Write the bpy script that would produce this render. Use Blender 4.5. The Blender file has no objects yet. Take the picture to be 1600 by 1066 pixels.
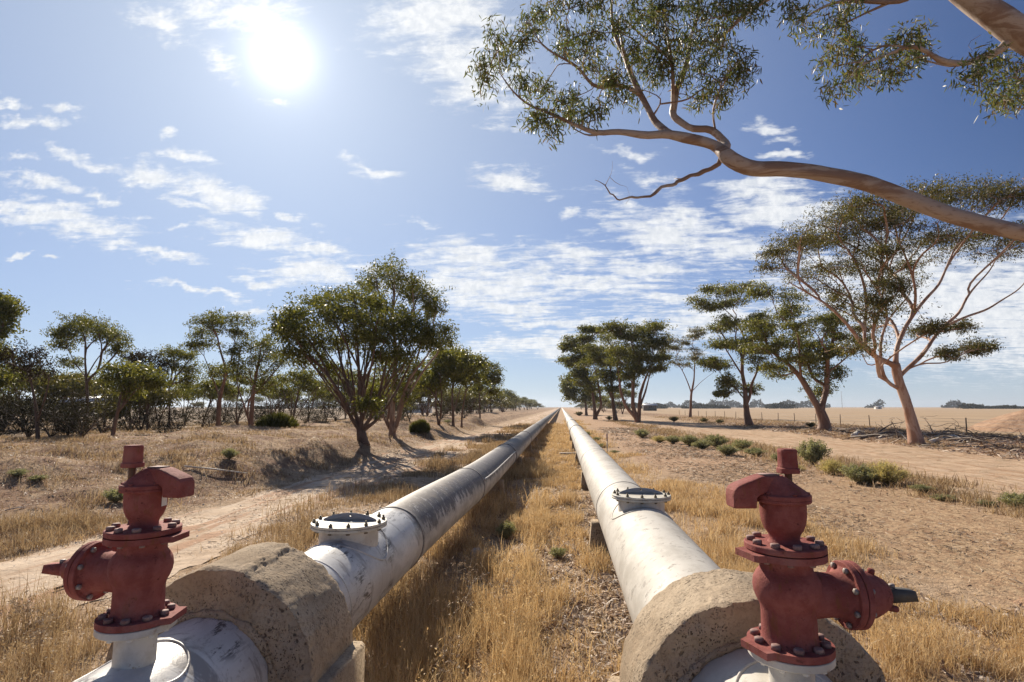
import bpy, math, random
import numpy as np
from mathutils import Vector, Matrix

SC = bpy.context.scene
COL = SC.collection
R = math.radians

# ---------------------------------------------------------------- camera
FPX = 890.0                      # focal length in pixels of the 1600 px wide photograph
YAW, PITCH = R(4.912), R(6.601)
EYE = np.array([0.0, 0.0, 2.15])
cam = bpy.data.cameras.new("Camera")
cam.sensor_width = 36.0
cam.lens = 36.0 * FPX / 1600.0
cam.clip_start, cam.clip_end = 0.05, 9000.0
camo = bpy.data.objects.new("Camera", cam)
COL.objects.link(camo)
camo.location = EYE
camo.rotation_euler = (R(90) + PITCH, 0, YAW)
SC.camera = camo

_F = np.array([-math.sin(YAW)*math.cos(PITCH), math.cos(YAW)*math.cos(PITCH), math.sin(PITCH)])
_R = np.array([math.cos(YAW), math.sin(YAW), 0.0])
_U = np.cross(_R, _F)

def ray(px, py):
    return (px-800)/FPX*_R - (py-533)/FPX*_U + _F

def at_z(px, py, z=0.0):         # the point of the level z seen at a pixel of the photo
    d = ray(px, py); return EYE + (z-EYE[2])/d[2]*d

def at_y(px, py, y):             # the point of the upright plane y seen at a pixel of the photo
    d = ray(px, py); return EYE + (y-EYE[1])/d[1]*d

# ---------------------------------------------------------------- sun and sky
SUN_EL, SUN_AZ = R(30.9), R(-28.3)          # azimuth from +Y towards +X
SDIR = Vector((math.sin(SUN_AZ)*math.cos(SUN_EL), math.cos(SUN_AZ)*math.cos(SUN_EL), math.sin(SUN_EL)))
sl = bpy.data.lights.new("Sun", 'SUN')
sl.energy = 5.0; sl.angle = R(0.53); sl.color = (1.0, 0.89, 0.74)
so = bpy.data.objects.new("Sun", sl); COL.objects.link(so)
so.rotation_euler = SDIR.to_track_quat('Z', 'Y').to_euler()
so.location = (-20, 30, 30)

SC.view_settings.view_transform = 'Standard'
SC.view_settings.look = 'None'
SC.view_settings.gamma = 1.0
SC.view_settings.exposure = 0.52
SC.render.engine = 'CYCLES'
SC.cycles.max_bounces = 8
SC.cycles.transparent_max_bounces = 8
SC.cycles.use_denoising = True


class NT:
    """small helper round a node tree"""
    def __init__(s, tree): s.t = tree; s.n = tree.nodes; s.l = tree.links
    def node(s, typ, **kw):
        n = s.n.new(typ)
        for k, v in kw.items(): setattr(n, k, v)
        return n
    def put(s, sock, v):
        if v is None: return
        if isinstance(v, bpy.types.NodeSocket): s.l.new(v, sock)
        else:
            if hasattr(sock.default_value, '__len__') and not hasattr(v, '__len__'): v = (v,)*len(sock.default_value)
            if hasattr(sock.default_value, '__len__') and len(sock.default_value) == 4 and len(v) == 3: v = (*v, 1)
            sock.default_value = v
    def math(s, op, a, b=None, c=None, clamp=False):
        n = s.node('ShaderNodeMath', operation=op); n.use_clamp = clamp
        for i, v in enumerate((a, b, c)): s.put(n.inputs[i], v) if v is not None else None
        return n.outputs[0]
    def vec(s, op, a, b=None, c=None):
        n = s.node('ShaderNodeVectorMath', operation=op)
        s.put(n.inputs[0], a)
        if op == 'SCALE': s.put(n.inputs['Scale'], b)
        elif b is not None: s.put(n.inputs[1], b)
        if c is not None: s.put(n.inputs[2], c)
        return n.outputs['Value'] if op in ('LENGTH', 'DOT_PRODUCT', 'DISTANCE') else n.outputs[0]
    def noise(s, vec, scale, detail=4, rough=0.55, dist=0.0, out='Fac', ntype=None):
        n = s.node('ShaderNodeTexNoise')
        if vec is not None: s.l.new(vec, n.inputs['Vector'])
        s.put(n.inputs['Scale'], scale); s.put(n.inputs['Detail'], detail)
        s.put(n.inputs['Roughness'], rough); s.put(n.inputs['Distortion'], dist)
        return n.outputs[out]
    def voro(s, vec, scale, out='Distance', feature='F1', rand=1.0):
        n = s.node('ShaderNodeTexVoronoi', feature=feature)
        if vec is not None: s.l.new(vec, n.inputs['Vector'])
        s.put(n.inputs['Scale'], scale); s.put(n.inputs['Randomness'], rand)
        return n.outputs[out]
    def ramp(s, fac, stops, interp='LINEAR'):
        n = s.node('ShaderNodeValToRGB'); n.color_ramp.interpolation = interp
        e = n.color_ramp.elements
        while len(e) > 1: e.remove(e[-1])
        for i, (p, c) in enumerate(stops):
            el = e[0] if i == 0 else e.new(p)
            el.position = p
            el.color = (c, c, c, 1) if not hasattr(c, '__len__') else (*c[:3], 1)
        s.l.new(fac, n.inputs[0]); return n.outputs[0]
    def step(s, v, lo, hi, a=0.0, b=1.0, smooth=True):
        n = s.node('ShaderNodeMapRange'); n.interpolation_type = 'SMOOTHSTEP' if smooth else 'LINEAR'
        n.clamp = True
        s.put(n.inputs['Value'], v)
        s.put(n.inputs['From Min'], lo); s.put(n.inputs['From Max'], hi)
        s.put(n.inputs['To Min'], a); s.put(n.inputs['To Max'], b)
        return n.outputs[0]
    def mix(s, fac, a, b, mode='MIX'):
        n = s.node('ShaderNodeMix', data_type='RGBA', blend_type=mode)
        s.put(n.inputs[0], fac); s.put(n.inputs[6], a); s.put(n.inputs[7], b)
        return n.outputs[2]
    def mapping(s, v, loc=(0,0,0), rot=(0,0,0), scale=(1,1,1), typ='POINT'):
        n = s.node('ShaderNodeMapping', vector_type=typ); s.l.new(v, n.inputs[0])
        n.inputs['Location'].default_value = loc; n.inputs['Rotation'].default_value = rot; n.inputs['Scale'].default_value = scale
        return n.outputs[0]
    def sep(s, v):
        n = s.node('ShaderNodeSeparateXYZ'); s.l.new(v, n.inputs[0]); return n.outputs
    def comb(s, x, y, z=0.0):
        n = s.node('ShaderNodeCombineXYZ'); s.put(n.inputs[0], x); s.put(n.inputs[1], y); s.put(n.inputs[2], z); return n.outputs[0]


# clouds as the photo shows them: pixel centre, half sizes, tilt (degrees, clockwise), weight
CLOUDS = [
 (258,40,62,20,20,1),(345,94,42,24,42,1),(375,22,90,42,12,1),(430,155,38,14,20,.8),(700,28,110,48,-14,1.05),(735,108,75,50,28,1.05),(795,168,45,28,10,.9),
 (18,160,28,8,0,.9),(105,162,34,11,5,1),(20,186,36,12,5,1),(78,190,32,9,5,.95),(15,252,30,9,5,1),
 (88,236,36,12,22,1.05),(150,254,50,13,18,1),(228,270,62,16,12,1.1),(335,300,75,20,18,1.1),(300,246,46,9,12,1),(295,318,55,9,14,.9),
 (65,288,75,12,9,1.1),(157,306,26,11,0,1),(85,340,110,20,12,1.15),(185,376,38,12,12,1),(262,400,60,9,10,1),(80,407,16,5,0,.9),(32,396,24,4,0,.9),
 (402,364,70,16,8,1.15),(495,386,55,11,10,1.05),(458,332,38,8,12,1),(490,424,80,16,5,1.1),(412,436,46,9,8,1),(570,410,45,8,5,.9),(310,455,85,7,8,.95),(408,481,42,7,8,.95),
 (572,262,46,11,22,1),(800,280,52,17,16,1),(665,340,26,7,8,.9),(885,333,24,5,0,.9),(985,235,42,9,0,1),(1030,280,40,14,20,.85),
 (735,400,80,28,5,1.05),(890,398,60,24,5,.95),(760,445,120,26,3,1.15),(930,440,120,18,0,1.0),(790,482,90,16,3,1.1),(1040,360,80,32,20,1.1),(1190,290,60,20,5,1.1),
 (1215,330,80,30,5,1.15),(1130,390,90,24,5,1.05),(880,505,120,10,0,1.0),(850,545,190,13,0,1.05),(960,525,130,12,-4,1.0),(1000,415,70,20,5,1),(1040,460,80,12,0,1),
 (1120,500,160,30,0,1.0),(1500,470,240,80,4,1.15),(1480,545,220,28,4,1.0),(1400,420,150,50,0,1.1),(1212,203,32,11,15,.9),(1228,222,24,7,10,.9),(1232,246,34,5,0,.85),
 (1080,350,40,30,20,1.0),(260,214,18,7,0,.8),(280,352,30,6,0,.8),(620,440,60,12,5,.9),
]

def make_world():
    w = bpy.data.worlds.new("World"); SC.world = w; w.use_nodes = True
    T = NT(w.node_tree); T.n.clear()
    out = T.node('ShaderNodeOutputWorld'); bg = T.node('ShaderNodeBackground')
    T.l.new(bg.outputs[0], out.inputs[0])
    sky = T.node('ShaderNodeTexSky'); sky.sky_type = 'NISHITA'; sky.sun_disc = False
    sky.sun_elevation = SUN_EL; sky.sun_rotation = SUN_AZ
    sky.altitude = 300; sky.air_density = 1.0; sky.dust_density = 0.2; sky.ozone_density = 5.0
    tc = T.node('ShaderNodeTexCoord'); d = tc.outputs['Generated']
    x, y, z = T.sep(d)
    base = T.mix(1.0, sky.outputs[0], SKY_TINT, 'MULTIPLY')
    # pale air near the horizon
    zc = T.math('MAXIMUM', z, 0.0)
    hz = T.math('POWER', T.math('SUBTRACT', 1.0, zc), 6.5)
    base = T.mix(T.math('MULTIPLY', hz, 0.72), base, HORIZON)
    dt = T.math('MAXIMUM', T.vec('DOT_PRODUCT', T.vec('NORMALIZE', d), tuple(SDIR)), 0.0)
    base = T.vec('SCALE', base, T.math('ADD', T.step(dt, .25, .85, .62, 1.0), T.math('MULTIPLY', hz, .45), None, True))
    base = T.mix(T.math('ADD', 0.015, T.math('MULTIPLY', T.math('POWER', dt, 4.0), 0.66)), base, MILK)
    # clouds: layout in direction space, texture on a level sheet far above
    yy = T.math('MAXIMUM', y, 0.05)
    a = T.math('DIVIDE', x, yy); b = T.math('DIVIDE', z, yy)
    zz = T.math('ADD', T.math('MAXIMUM', z, 0.0), 0.06)
    sheet = T.comb(T.math('DIVIDE', x, zz), T.math('DIVIDE', y, zz), 0.0)
    gn = T.comb(a, b, 0.0)
    wob = T.noise(gn, 9.0, 4, 0.6, out='Color')
    gnd = T.vec('ADD', gn, T.vec('SCALE', T.vec('SUBTRACT', wob, (.5, .5, .5)), 0.10))
    cur = None
    for (px, py, rx, ry, tilt, wt) in CLOUDS:
        dd = ray(px, py); ca, cb = dd[0]/dd[1], dd[2]/dd[1]
        k = 1.0/(FPX*_F[1]*0.94)
        # local stretch of the direction plane, close enough for soft clouds
        m = T.mapping(gnd, (ca, cb, 0), (0, 0, -R(tilt)), (rx*k*1.5, ry*k*1.45, 1), 'TEXTURE')
        v = T.math('SUBTRACT', wt, T.vec('LENGTH', m))
        cur = v if cur is None else T.math('MAXIMUM', cur, v)
    cur = T.math('MAXIMUM', cur, -0.6)
    front = T.step(y, 0.05, 0.3)
    n1 = T.noise(T.mapping(sheet, rot=(0, 0, R(24)), scale=(1.0, 2.2, 1)), 4.2, 9, 0.66, 0.5)
    n2 = T.noise(T.mapping(gn, rot=(0, 0, R(10)), scale=(.55, 1.5, 1)), 30.0, 7, 0.7, .3)
    nn = T.math('ADD', T.math('MULTIPLY', n1, 0.6), T.math('MULTIPLY', n2, 0.4))
    mval = T.math('ADD', T.math('MULTIPLY', cur, front), T.math('MULTIPLY', T.math('SUBTRACT', 1.0, front), -0.05))
    dens = T.math('ADD', T.math('MULTIPLY', T.math('SUBTRACT', nn, 0.52), 4.2), T.math('MULTIPLY', mval, 0.95))
    dens = T.step(dens, -0.05, 0.85)
    dens = T.math('MULTIPLY', dens, T.step(z, 0.0, 0.05))
    n3 = T.noise(gn, 60.0, 4, 0.6)
    cl = T.mix(T.step(n3, .35, .65), CLOUD_LO, CLOUD_HI)
    col = T.mix(T.math('MULTIPLY', dens, 0.92), base, cl)
    # the bright air round the sun and the sun itself
    g = T.math('MULTIPLY', T.math('POWER', dt, 20.0), GLOW[0])
    for e_, k_ in ((60.0, GLOW[1]), (260.0, GLOW[2]), (1100.0, GLOW[3])):
        g = T.math('ADD', g, T.math('MULTIPLY', T.math('POWER', dt, e_), k_))
    gc = T.vec('SCALE', (1.0, 0.97, 0.92), g)
    col = T.vec('ADD', col, gc)
    T.l.new(col, bg.inputs[0]); bg.inputs[1].default_value = 0.075

SKY_TINT = (.26, .48, .78)
HORIZON = (6.3, 6.9, 7.4)
CLOUD_LO, CLOUD_HI = (7.4, 7.7, 8.1), (9.0, 9.1, 9.2)
GLOW = (0.7, 0.9, 1.1, 6.5)
MILK = (6.1, 7.0, 8.0)
make_world()

# ---------------------------------------------------------------- mesh helpers
def setp(o, label=None, cat=None, group=None, kind=None):
    if label: o['label'] = label
    if cat: o['category'] = cat
    if group: o['group'] = group
    if kind: o['kind'] = kind
    return o

def empty(name, loc=(0,0,0), rz=0.0, label=None, cat=None, group=None):
    o = bpy.data.objects.new(name, None); COL.objects.link(o)
    o.location = loc; o.rotation_euler = (0, 0, rz); o.empty_display_size = .1
    return setp(o, label, cat, group)

def link(name, me, mat=None, parent=None):
    if mat and not me.materials: me.materials.append(mat)
    o = bpy.data.objects.new(name, me); COL.objects.link(o)
    if parent: o.parent = parent
    return o

def np_mesh(name, V, F, smooth=False):
    """V (n,3); F a list of index arrays, each (m,3) or (m,4)"""
    me = bpy.data.meshes.new(name)
    V = np.ascontiguousarray(V, dtype=np.float32)
    F = [np.asarray(f, dtype=np.int32) for f in F if len(f)]
    me.vertices.add(len(V)); me.vertices.foreach_set('co', V.ravel())
    tot = sum(f.size for f in F); n = sum(len(f) for f in F)
    me.loops.add(tot); me.polygons.add(n)
    me.loops.foreach_set('vertex_index', np.concatenate([f.ravel() for f in F]))
    cnt = np.concatenate([np.full(len(f), f.shape[1], np.int32) for f in F])
    st = np.concatenate([[0], np.cumsum(cnt)[:-1]]).astype(np.int32)
    me.polygons.foreach_set('loop_start', st)
    me.update(calc_edges=True)
    if smooth: me.polygons.foreach_set('use_smooth', np.ones(n, bool))
    me.validate(verbose=False)
    return me

class Geo:
    """collects pieces into one mesh"""
    def __init__(s): s.v = []; s.q = []; s.t = []; s.poly = []; s.n = 0
    def add(s, V, quads=None, tris=None):
        V = np.asarray(V, float).reshape(-1, 3)
        if quads is not None and len(quads): s.q.append(np.asarray(quads, int) + s.n)
        if tris is not None and len(tris): s.t.append(np.asarray(tris, int) + s.n)
        s.v.append(V); s.n += len(V); return s
    def mesh(s, name, smooth=False):
        F = []
        if s.q: F.append(np.concatenate(s.q))
        if s.t: F.append(np.concatenate(s.t))
        return np_mesh(name, np.concatenate(s.v), F, smooth)
    def build(s, name, mat, parent=None, smooth=False, angle=None):
        me = s.mesh(name, smooth)
        if angle is not None:
            me.polygons.foreach_set('use_smooth', np.ones(len(me.polygons), bool))
            try: me.set_sharp_from_angle(angle=R(angle))
            except Exception: pass
        return link(name, me, mat, parent)

def box(g, c, s, M=None):
    c = np.array(c, float); h = np.array(s, float)/2
    P = np.array([[x, y, z] for x in (-1, 1) for y in (-1, 1) for z in (-1, 1)])*h + c
    if M is not None: P = P@np.array(M)[:3, :3].T + np.array(M)[:3, 3]
    g.add(P, [(0,1,3,2),(4,6,7,5),(0,4,5,1),(2,3,7,6),(0,2,6,4),(1,5,7,3)])

def revolve(g, prof, seg=32, M=None, cap=True, phase=0.0):
    """profile of (r, z) turned about z"""
    prof = np.array(prof, float); k = len(prof)
    a = np.arange(seg)/seg*2*math.pi + phase
    V = np.stack([np.outer(prof[:,0], np.cos(a)), np.outer(prof[:,0], np.sin(a)), np.repeat(prof[:,1][:,None], seg, 1)], -1).reshape(-1, 3)
    q = []
    for i in range(k-1):
        for j in range(seg):
            q.append((i*seg+j, i*seg+(j+1)%seg, (i+1)*seg+(j+1)%seg, (i+1)*seg+j))
    tr = []
    if cap:
        c0, c1 = len(V), len(V)+1
        V = np.vstack([V, [0, 0, prof[0,1]], [0, 0, prof[-1,1]]])
        for j in range(seg):
            tr.append((c0, (j+1)%seg, j)); tr.append((c1, (k-1)*seg+j, (k-1)*seg+(j+1)%seg))
    if M is not None: V = V@np.array(M)[:3, :3].T + np.array(M)[:3, 3]
    g.add(V, q, tr)

def prism(g, pts, z0, z1, M=None):
    """closed outline pts (x, y) raised from z0 to z1"""
    pts = np.array(pts, float); n = len(pts)
    c = pts.mean(0)
    V = np.vstack([np.c_[pts, np.full(n, z0)], np.c_[pts, np.full(n, z1)], [[*c, z0], [*c, z1]]])
    q = [(i, (i+1)%n, n+(i+1)%n, n+i) for i in range(n)]
    tr = [(2*n, (i+1)%n, i) for i in range(n)] + [(2*n+1, n+i, n+(i+1)%n) for i in range(n)]
    if M is not None: V = V@np.array(M)[:3, :3].T + np.array(M)[:3, 3]
    g.add(V, q, tr)

def tube(g, P, rad, seg=8, cap=True, rough=0.0, rng=None):
    """swept tube along points P with radii rad"""
    P = np.asarray(P, float); rad = np.broadcast_to(np.asarray(rad, float), (len(P),))
    if len(P) < 2: return
    T = np.gradient(P, axis=0); T /= np.linalg.norm(T, axis=1)[:, None] + 1e-9
    ref = np.array([0, 0, 1.0]) if abs(T[0, 2]) < .9 else np.array([1.0, 0, 0])
    u = np.cross(T[0], ref); u /= np.linalg.norm(u)
    a = np.arange(seg)/seg*2*math.pi; ca, sa = np.cos(a), np.sin(a)
    rings = []; wob = None
    if seg >= 9 and len(P) > 4 and not rough and rad.max() > .05:
        sl_ = np.concatenate([[0], np.cumsum(np.linalg.norm(np.diff(P, axis=0), axis=1))])/max(rad.max(), .05)
        wob = 1+.13*fbm(ca[None]*1.3+P[0, 0], sa[None]*1.3, sl_[:, None]*.35, 3, 12)+.04*fbm(ca[None]*4, sa[None]*4+P[0, 1], sl_[:, None]*1.2, 2, 14)
    for i in range(len(P)):
        u = u - T[i]*(u@T[i]); u /= np.linalg.norm(u) + 1e-9
        w = np.cross(T[i], u)
        rr = rad[i]
        if wob is not None: rr = rad[i]*wob[i]
        if rough: rr = rad[i]*(1 + rough*(rng.random(seg)-.5))
        rings.append(P[i] + (np.outer(ca, u) + np.outer(sa, w))*(np.asarray(rr)[..., None] if np.ndim(rr) else rr))
    V = np.concatenate(rings); k = len(P)
    i = np.arange(k-1)[:, None]*seg; j = np.arange(seg)[None]; jn = (j+1) % seg
    q = np.stack([i+j, i+jn, i+seg+jn, i+seg+j], -1).reshape(-1, 4)
    tr = []
    if cap:
        V = np.vstack([V, P[0], P[-1]]); c0 = k*seg
        for jj in range(seg):
            tr.append((c0, (jj+1)%seg, jj)); tr.append((c0+1, (k-1)*seg+jj, (k-1)*seg+(jj+1)%seg))
    g.add(V, q, tr)

def lookz(p, d):
    """matrix at p whose z axis is d"""
    q = Vector(d).to_track_quat('Z', 'Y').to_matrix().to_4x4(); q.translation = Vector(p); return np.array(q)

# value noise on numpy arrays
def _hash(ix, iy, iz, seed):
    h = (ix.astype(np.int64)*374761393 + iy.astype(np.int64)*668265263 + iz.astype(np.int64)*2147483647 + seed*1274126177) & 0xffffffff
    h = ((h ^ (h >> 13))*1274126177) & 0xffffffff
    return ((h ^ (h >> 16)) & 0xffff)/65535.0
def vnoise(x, y, z=0.0, seed=0):
    x, y, z = np.broadcast_arrays(np.asarray(x, float), np.asarray(y, float), np.asarray(z, float))
    ix, iy, iz = np.floor(x), np.floor(y), np.floor(z)
    fx, fy, fz = x-ix, y-iy, z-iz
    fx, fy, fz = [f*f*(3-2*f) for f in (fx, fy, fz)]
    r = 0
    for dx in (0, 1):
        for dy in (0, 1):
            for dz in (0, 1):
                r = r + _hash(ix+dx, iy+dy, iz+dz, seed)*(fx if dx else 1-fx)*(fy if dy else 1-fy)*(fz if dz else 1-fz)
    return r*2-1
def fbm(x, y, z=0.0, oct=4, seed=0, gain=.5):
    r, a, f = 0, 1.0, 1.0
    for o in range(oct):
        r = r + a*vnoise(np.asarray(x)*f, np.asarray(y)*f, np.asarray(z)*f, seed+o*17); a *= gain; f *= 2.03
    return r
def sstep(v, a, b):
    t = np.clip((np.asarray(v, float)-a)/(b-a), 0, 1); return t*t*(3-2*t)

# ---------------------------------------------------------------- materials
def new_mat(name):
    m = bpy.data.materials.new(name); m.use_nodes = True
    T = NT(m.node_tree); b = m.node_tree.nodes['Principled BSDF']
    return m, T, b
def pos(T): return T.node('ShaderNodeNewGeometry').outputs['Position']
def objc(T): return T.node('ShaderNodeTexCoord').outputs['Object']
def bump(T, b, h, strength=.5, dist=.02):
    n = T.node('ShaderNodeBump'); n.inputs['Strength'].default_value = strength; n.inputs['Distance'].default_value = dist
    T.l.new(h, n.inputs['Height']); T.l.new(n.outputs[0], b.inputs['Normal'])

def foliage_mat(name, cols, trans=.45, rough=.45, spec=.5, tcol=None):
    """thin leaves or blades: each island its own shade, some light passes through"""
    m = bpy.data.materials.new(name); m.use_nodes = True; T = NT(m.node_tree); T.n.clear()
    out = T.node('ShaderNodeOutputMaterial')
    r = T.node('ShaderNodeNewGeometry').outputs['Random Per Island']
    c = T.ramp(r, [(i/(max(len(cols)-1, 1)), k) for i, k in enumerate(cols)])
    P = T.node('ShaderNodeBsdfPrincipled'); T.l.new(c, P.inputs['Base Color'])
    P.inputs['Roughness'].default_value = rough; P.inputs['Specular IOR Level'].default_value = spec
    tr = T.node('ShaderNodeBsdfTranslucent')
    T.put(tr.inputs[0], T.mix(1.0, c, tcol or (1.25, 1.2, .7), 'MULTIPLY'))
    mx = T.node('ShaderNodeMixShader'); mx.inputs[0].default_value = trans
    T.l.new(P.outputs[0], mx.inputs[1]); T.l.new(tr.outputs[0], mx.inputs[2]); T.l.new(mx.outputs[0], out.inputs[0])
    return m

M = {}
def build_materials():
    # bare and littered earth, one sheet: what grows or lies on it is told by where it is
    m, T, b = new_mat('earth'); p = pos(T); x, y, z = T.sep(p)
    wob = T.math('MULTIPLY', T.math('SUBTRACT', T.noise(p, .35, 5, .6), .5), 3.2)
    xx = T.math('ADD', x, wob)
    n_s = T.noise(p, 2.2, 6, .62); n_f = T.noise(p, 26, 5, .7); n_l = T.noise(p, .22, 4, .5)
    streak = T.noise(T.mapping(p, scale=(1, .16, 1)), 5.0, 6, .68)
    tan_ = T.mix(T.step(n_s, .35, .65), (.40, .27, .165), (.58, .43, .29))
    tan_ = T.mix(T.step(n_f, .46, .66, 0, .75), tan_, (.20, .125, .075))
    red = T.mix(T.step(streak, .3, .7), (.40, .245, .15), (.55, .38, .245))
    red = T.mix(T.step(n_f, .52, .7, 0, .5), red, (.26, .15, .085))
    mown = T.mix(T.step(T.noise(T.mapping(p, scale=(1, .35, 1)), 9, 6, .75), .38, .62), (.35, .215, .125), (.52, .37, .225))
    pale = T.mix(T.step(n_s, .3, .7), (.62, .49, .35), (.74, .61, .46))
    bank = T.mix(T.step(T.noise(p, 1.3, 6, .7), .4, .62), (.26, .15, .09), (.48, .335, .205))
    bank = T.mix(T.step(n_f, .48, .62, 0, .7), bank, (.16, .10, .065))
    field = T.mix(T.step(T.noise(T.mapping(p, scale=(.25, 1, 1)), .12, 5, .6), .3, .7), (.40, .285, .18), (.48, .35, .225))
    c = tan_
    c = T.mix(T.step(xx, 4.0, 5.6), c, mown)
    nearred = T.math('MULTIPLY', T.step(xx, 2.4, 3.6), T.step(y, 14, 24))
    c = T.mix(nearred, c, red)
    c = T.mix(T.step(xx, 8.6, 10.0), c, tan_)
    c = T.mix(T.step(xx, 19.0, 21.0), c, bank)
    c = T.mix(T.step(x, 31.0, 32.5), c, field)
    c = T.mix(T.step(T.math('MULTIPLY', xx, -1), 7.6, 8.6), c, bank)
    c = T.mix(T.step(T.math('MULTIPLY', x, -1), 26, 34), c, T.mix(n_l, (.20, .14, .095), (.36, .26, .165)))  # brown ground under the left trees, their shade darkened into its colour
    T.l.new(c, b.inputs['Base Color']); b.inputs['Roughness'].default_value = .95; b.inputs['Specular IOR Level'].default_value = .15
    h = T.math('ADD', T.math('MULTIPLY', n_f, .5), T.noise(p, 7, 5, .65))
    bump(T, b, h, .9, .06)
    M['earth'] = m
    # the dirt tracks
    for nm, c1, c2, c3 in (('track_pale', (.52, .385, .265), (.68, .54, .40), (.46, .27, .165)), ('track_tan', (.47, .325, .21), (.60, .44, .30), (.42, .26, .155))):
        m, T, b = new_mat(nm); p = pos(T)
        s = T.noise(T.mapping(p, scale=(1, .05, 1)), 3.2, 6, .6)
        c = T.mix(T.step(T.noise(p, .9, 6, .65), .35, .65), c1, c2)
        c = T.mix(T.step(s, .49, .60, 0, .85), c, c3)
        c = T.mix(T.step(T.noise(p, 24, 5, .7), .56, .70, 0, .6), c, (.30, .19, .12))
        T.l.new(c, b.inputs['Base Color']); b.inputs['Roughness'].default_value = .95; b.inputs['Specular IOR Level'].default_value = .15
        h = T.math('ADD', T.math('MULTIPLY', T.noise(p, 22, 5, .7), .5), T.math('ADD', T.noise(p, 5, 5, .65), s))
        bump(T, b, h, .8, .05)
        M[nm] = m
    m, T, b = new_mat('red_earth'); p = pos(T)
    c = T.mix(T.step(T.noise(p, 1.2, 6, .65), .35, .65), (.33, .19, .11), (.50, .32, .20))
    T.l.new(c, b.inputs['Base Color']); b.inputs['Roughness'].default_value = .95
    bump(T, b, T.noise(p, 6, 6, .7), 1.0, .12); M['red_earth'] = m
    m, T, b = new_mat('bitumen'); p = pos(T)
    T.l.new(T.mix(T.noise(p, 3, 4, .6), (.42, .38, .34), (.52, .48, .43)), b.inputs['Base Color']); b.inputs['Roughness'].default_value = 1.0; b.inputs['Specular IOR Level'].default_value = 0.0; M['far_road'] = m

    # weathered steel of the left pipe
    m, T, b = new_mat('old_pipe'); p = pos(T); x, y, z = T.sep(p)
    up = T.step(z, .78, 1.06)            # the crown of the pipe
    side = T.step(x, -1.78, -1.42)       # towards the right flank
    nz = T.noise(T.mapping(p, scale=(1, .45, 1)), 3.4, 8, .68)
    ring = T.noise(T.mapping(p, scale=(.8, 2.2, .8)), 2.4, 8, .68, .6)
    fine = T.noise(p, 34, 6, .72)
    flake = T.noise(T.mapping(p, scale=(1, 1.5, .8)), 3.6, 9, .74)
    silver = T.mix(T.step(nz, .38, .66), (.68, .67, .65), (.50, .49, .475))
    silver = T.mix(T.step(ring, .55, .64, 0, .8), silver, (.24, .22, .21))
    brush = T.noise(T.mapping(p, scale=(2.5, .5, 2.5)), 9, 8, .8)
    silver = T.mix(T.math('MULTIPLY', T.step(brush, .50, .56), T.step(T.noise(p, 1.9, 3, .5), .50, .60)), silver, (.09, .085, .09))
    silver = T.mix(T.step(T.noise(p, 16, 7, .75), .56, .66, 0, .6), silver, (.30, .27, .24))
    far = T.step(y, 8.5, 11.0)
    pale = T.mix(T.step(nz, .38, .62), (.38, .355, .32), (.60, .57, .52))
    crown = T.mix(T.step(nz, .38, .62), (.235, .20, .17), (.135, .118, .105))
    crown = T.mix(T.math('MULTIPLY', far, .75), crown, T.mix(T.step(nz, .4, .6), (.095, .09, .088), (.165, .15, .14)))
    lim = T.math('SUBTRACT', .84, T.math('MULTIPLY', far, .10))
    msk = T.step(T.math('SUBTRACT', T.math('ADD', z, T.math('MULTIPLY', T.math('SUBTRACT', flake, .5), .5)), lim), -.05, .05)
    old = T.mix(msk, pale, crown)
    band = T.math('MULTIPLY', T.step(y, 5.9, 6.4), T.step(y, 26, 9))
    flake = T.math('ADD', flake, T.math('MULTIPLY', T.math('SUBTRACT', T.noise(p, 15, 8, .8), .5), .42))
    shoulder = T.math('MULTIPLY', T.step(z, .66, .84), T.step(z, 1.10, 1.0))
    fk = T.math('MULTIPLY', band, T.step(T.math('ADD', flake, T.math('MULTIPLY', T.math('SUBTRACT', shoulder, 1.0), .26)), .45, .485))
    old = T.mix(T.math('MULTIPLY', fk, .85), old, T.mix(T.step(fine, .4, .6), (.06, .052, .062), (.15, .135, .14)))
    chip = T.math('MULTIPLY', T.step(T.noise(p, 12, 7, .75), .56, .63), T.step(y, 14, 8, .15, .6))
    old = T.mix(chip, old, (.58, .56, .53))
    c = T.mix(T.step(T.math('ADD', y, T.math('MULTIPLY', nz, .5)), 6.15, 6.35), silver, old)
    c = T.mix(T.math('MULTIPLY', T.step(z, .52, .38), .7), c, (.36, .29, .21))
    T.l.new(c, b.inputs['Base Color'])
    T.l.new(T.step(y, 6.0, 6.4, .42, .62), b.inputs['Roughness'])
    b.inputs['Metallic'].default_value = .0
    bump(T, b, T.math('ADD', fine, T.math('MULTIPLY', flake, .6)), .3, .008); M['old_pipe'] = m

    m, T, b = new_mat('white_pipe'); p = pos(T)
    nz = T.noise(T.mapping(p, scale=(1, .6, 1)), 2.8, 8, .66); fine = T.noise(p, 9, 8, .75)
    c = T.mix(T.step(nz, .40, .62), (.62, .585, .52), (.47, .435, .375))
    c = T.mix(T.math('MULTIPLY', T.step(fine, .56, .62), T.step(T.noise(p, 1.6, 4, .6), .42, .54)), c, (.33, .30, .26))
    c = T.mix(T.step(T.noise(p, 22, 6, .7), .60, .66, 0, .6), c, (.42, .35, .27))
    c = T.mix(T.step(T.noise(T.mapping(p, scale=(.4, 3.5, .4)), 2.5, 5, .6), .6, .75, 0, .45), c, (.47, .44, .39))
    T.l.new(c, b.inputs['Base Color']); b.inputs['Roughness'].default_value = .6; b.inputs['Specular IOR Level'].default_value = .3
    bump(T, b, fine, .3, .006); M['white_pipe'] = m

    m, T, b = new_mat('ring_steel'); p = pos(T)
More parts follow.
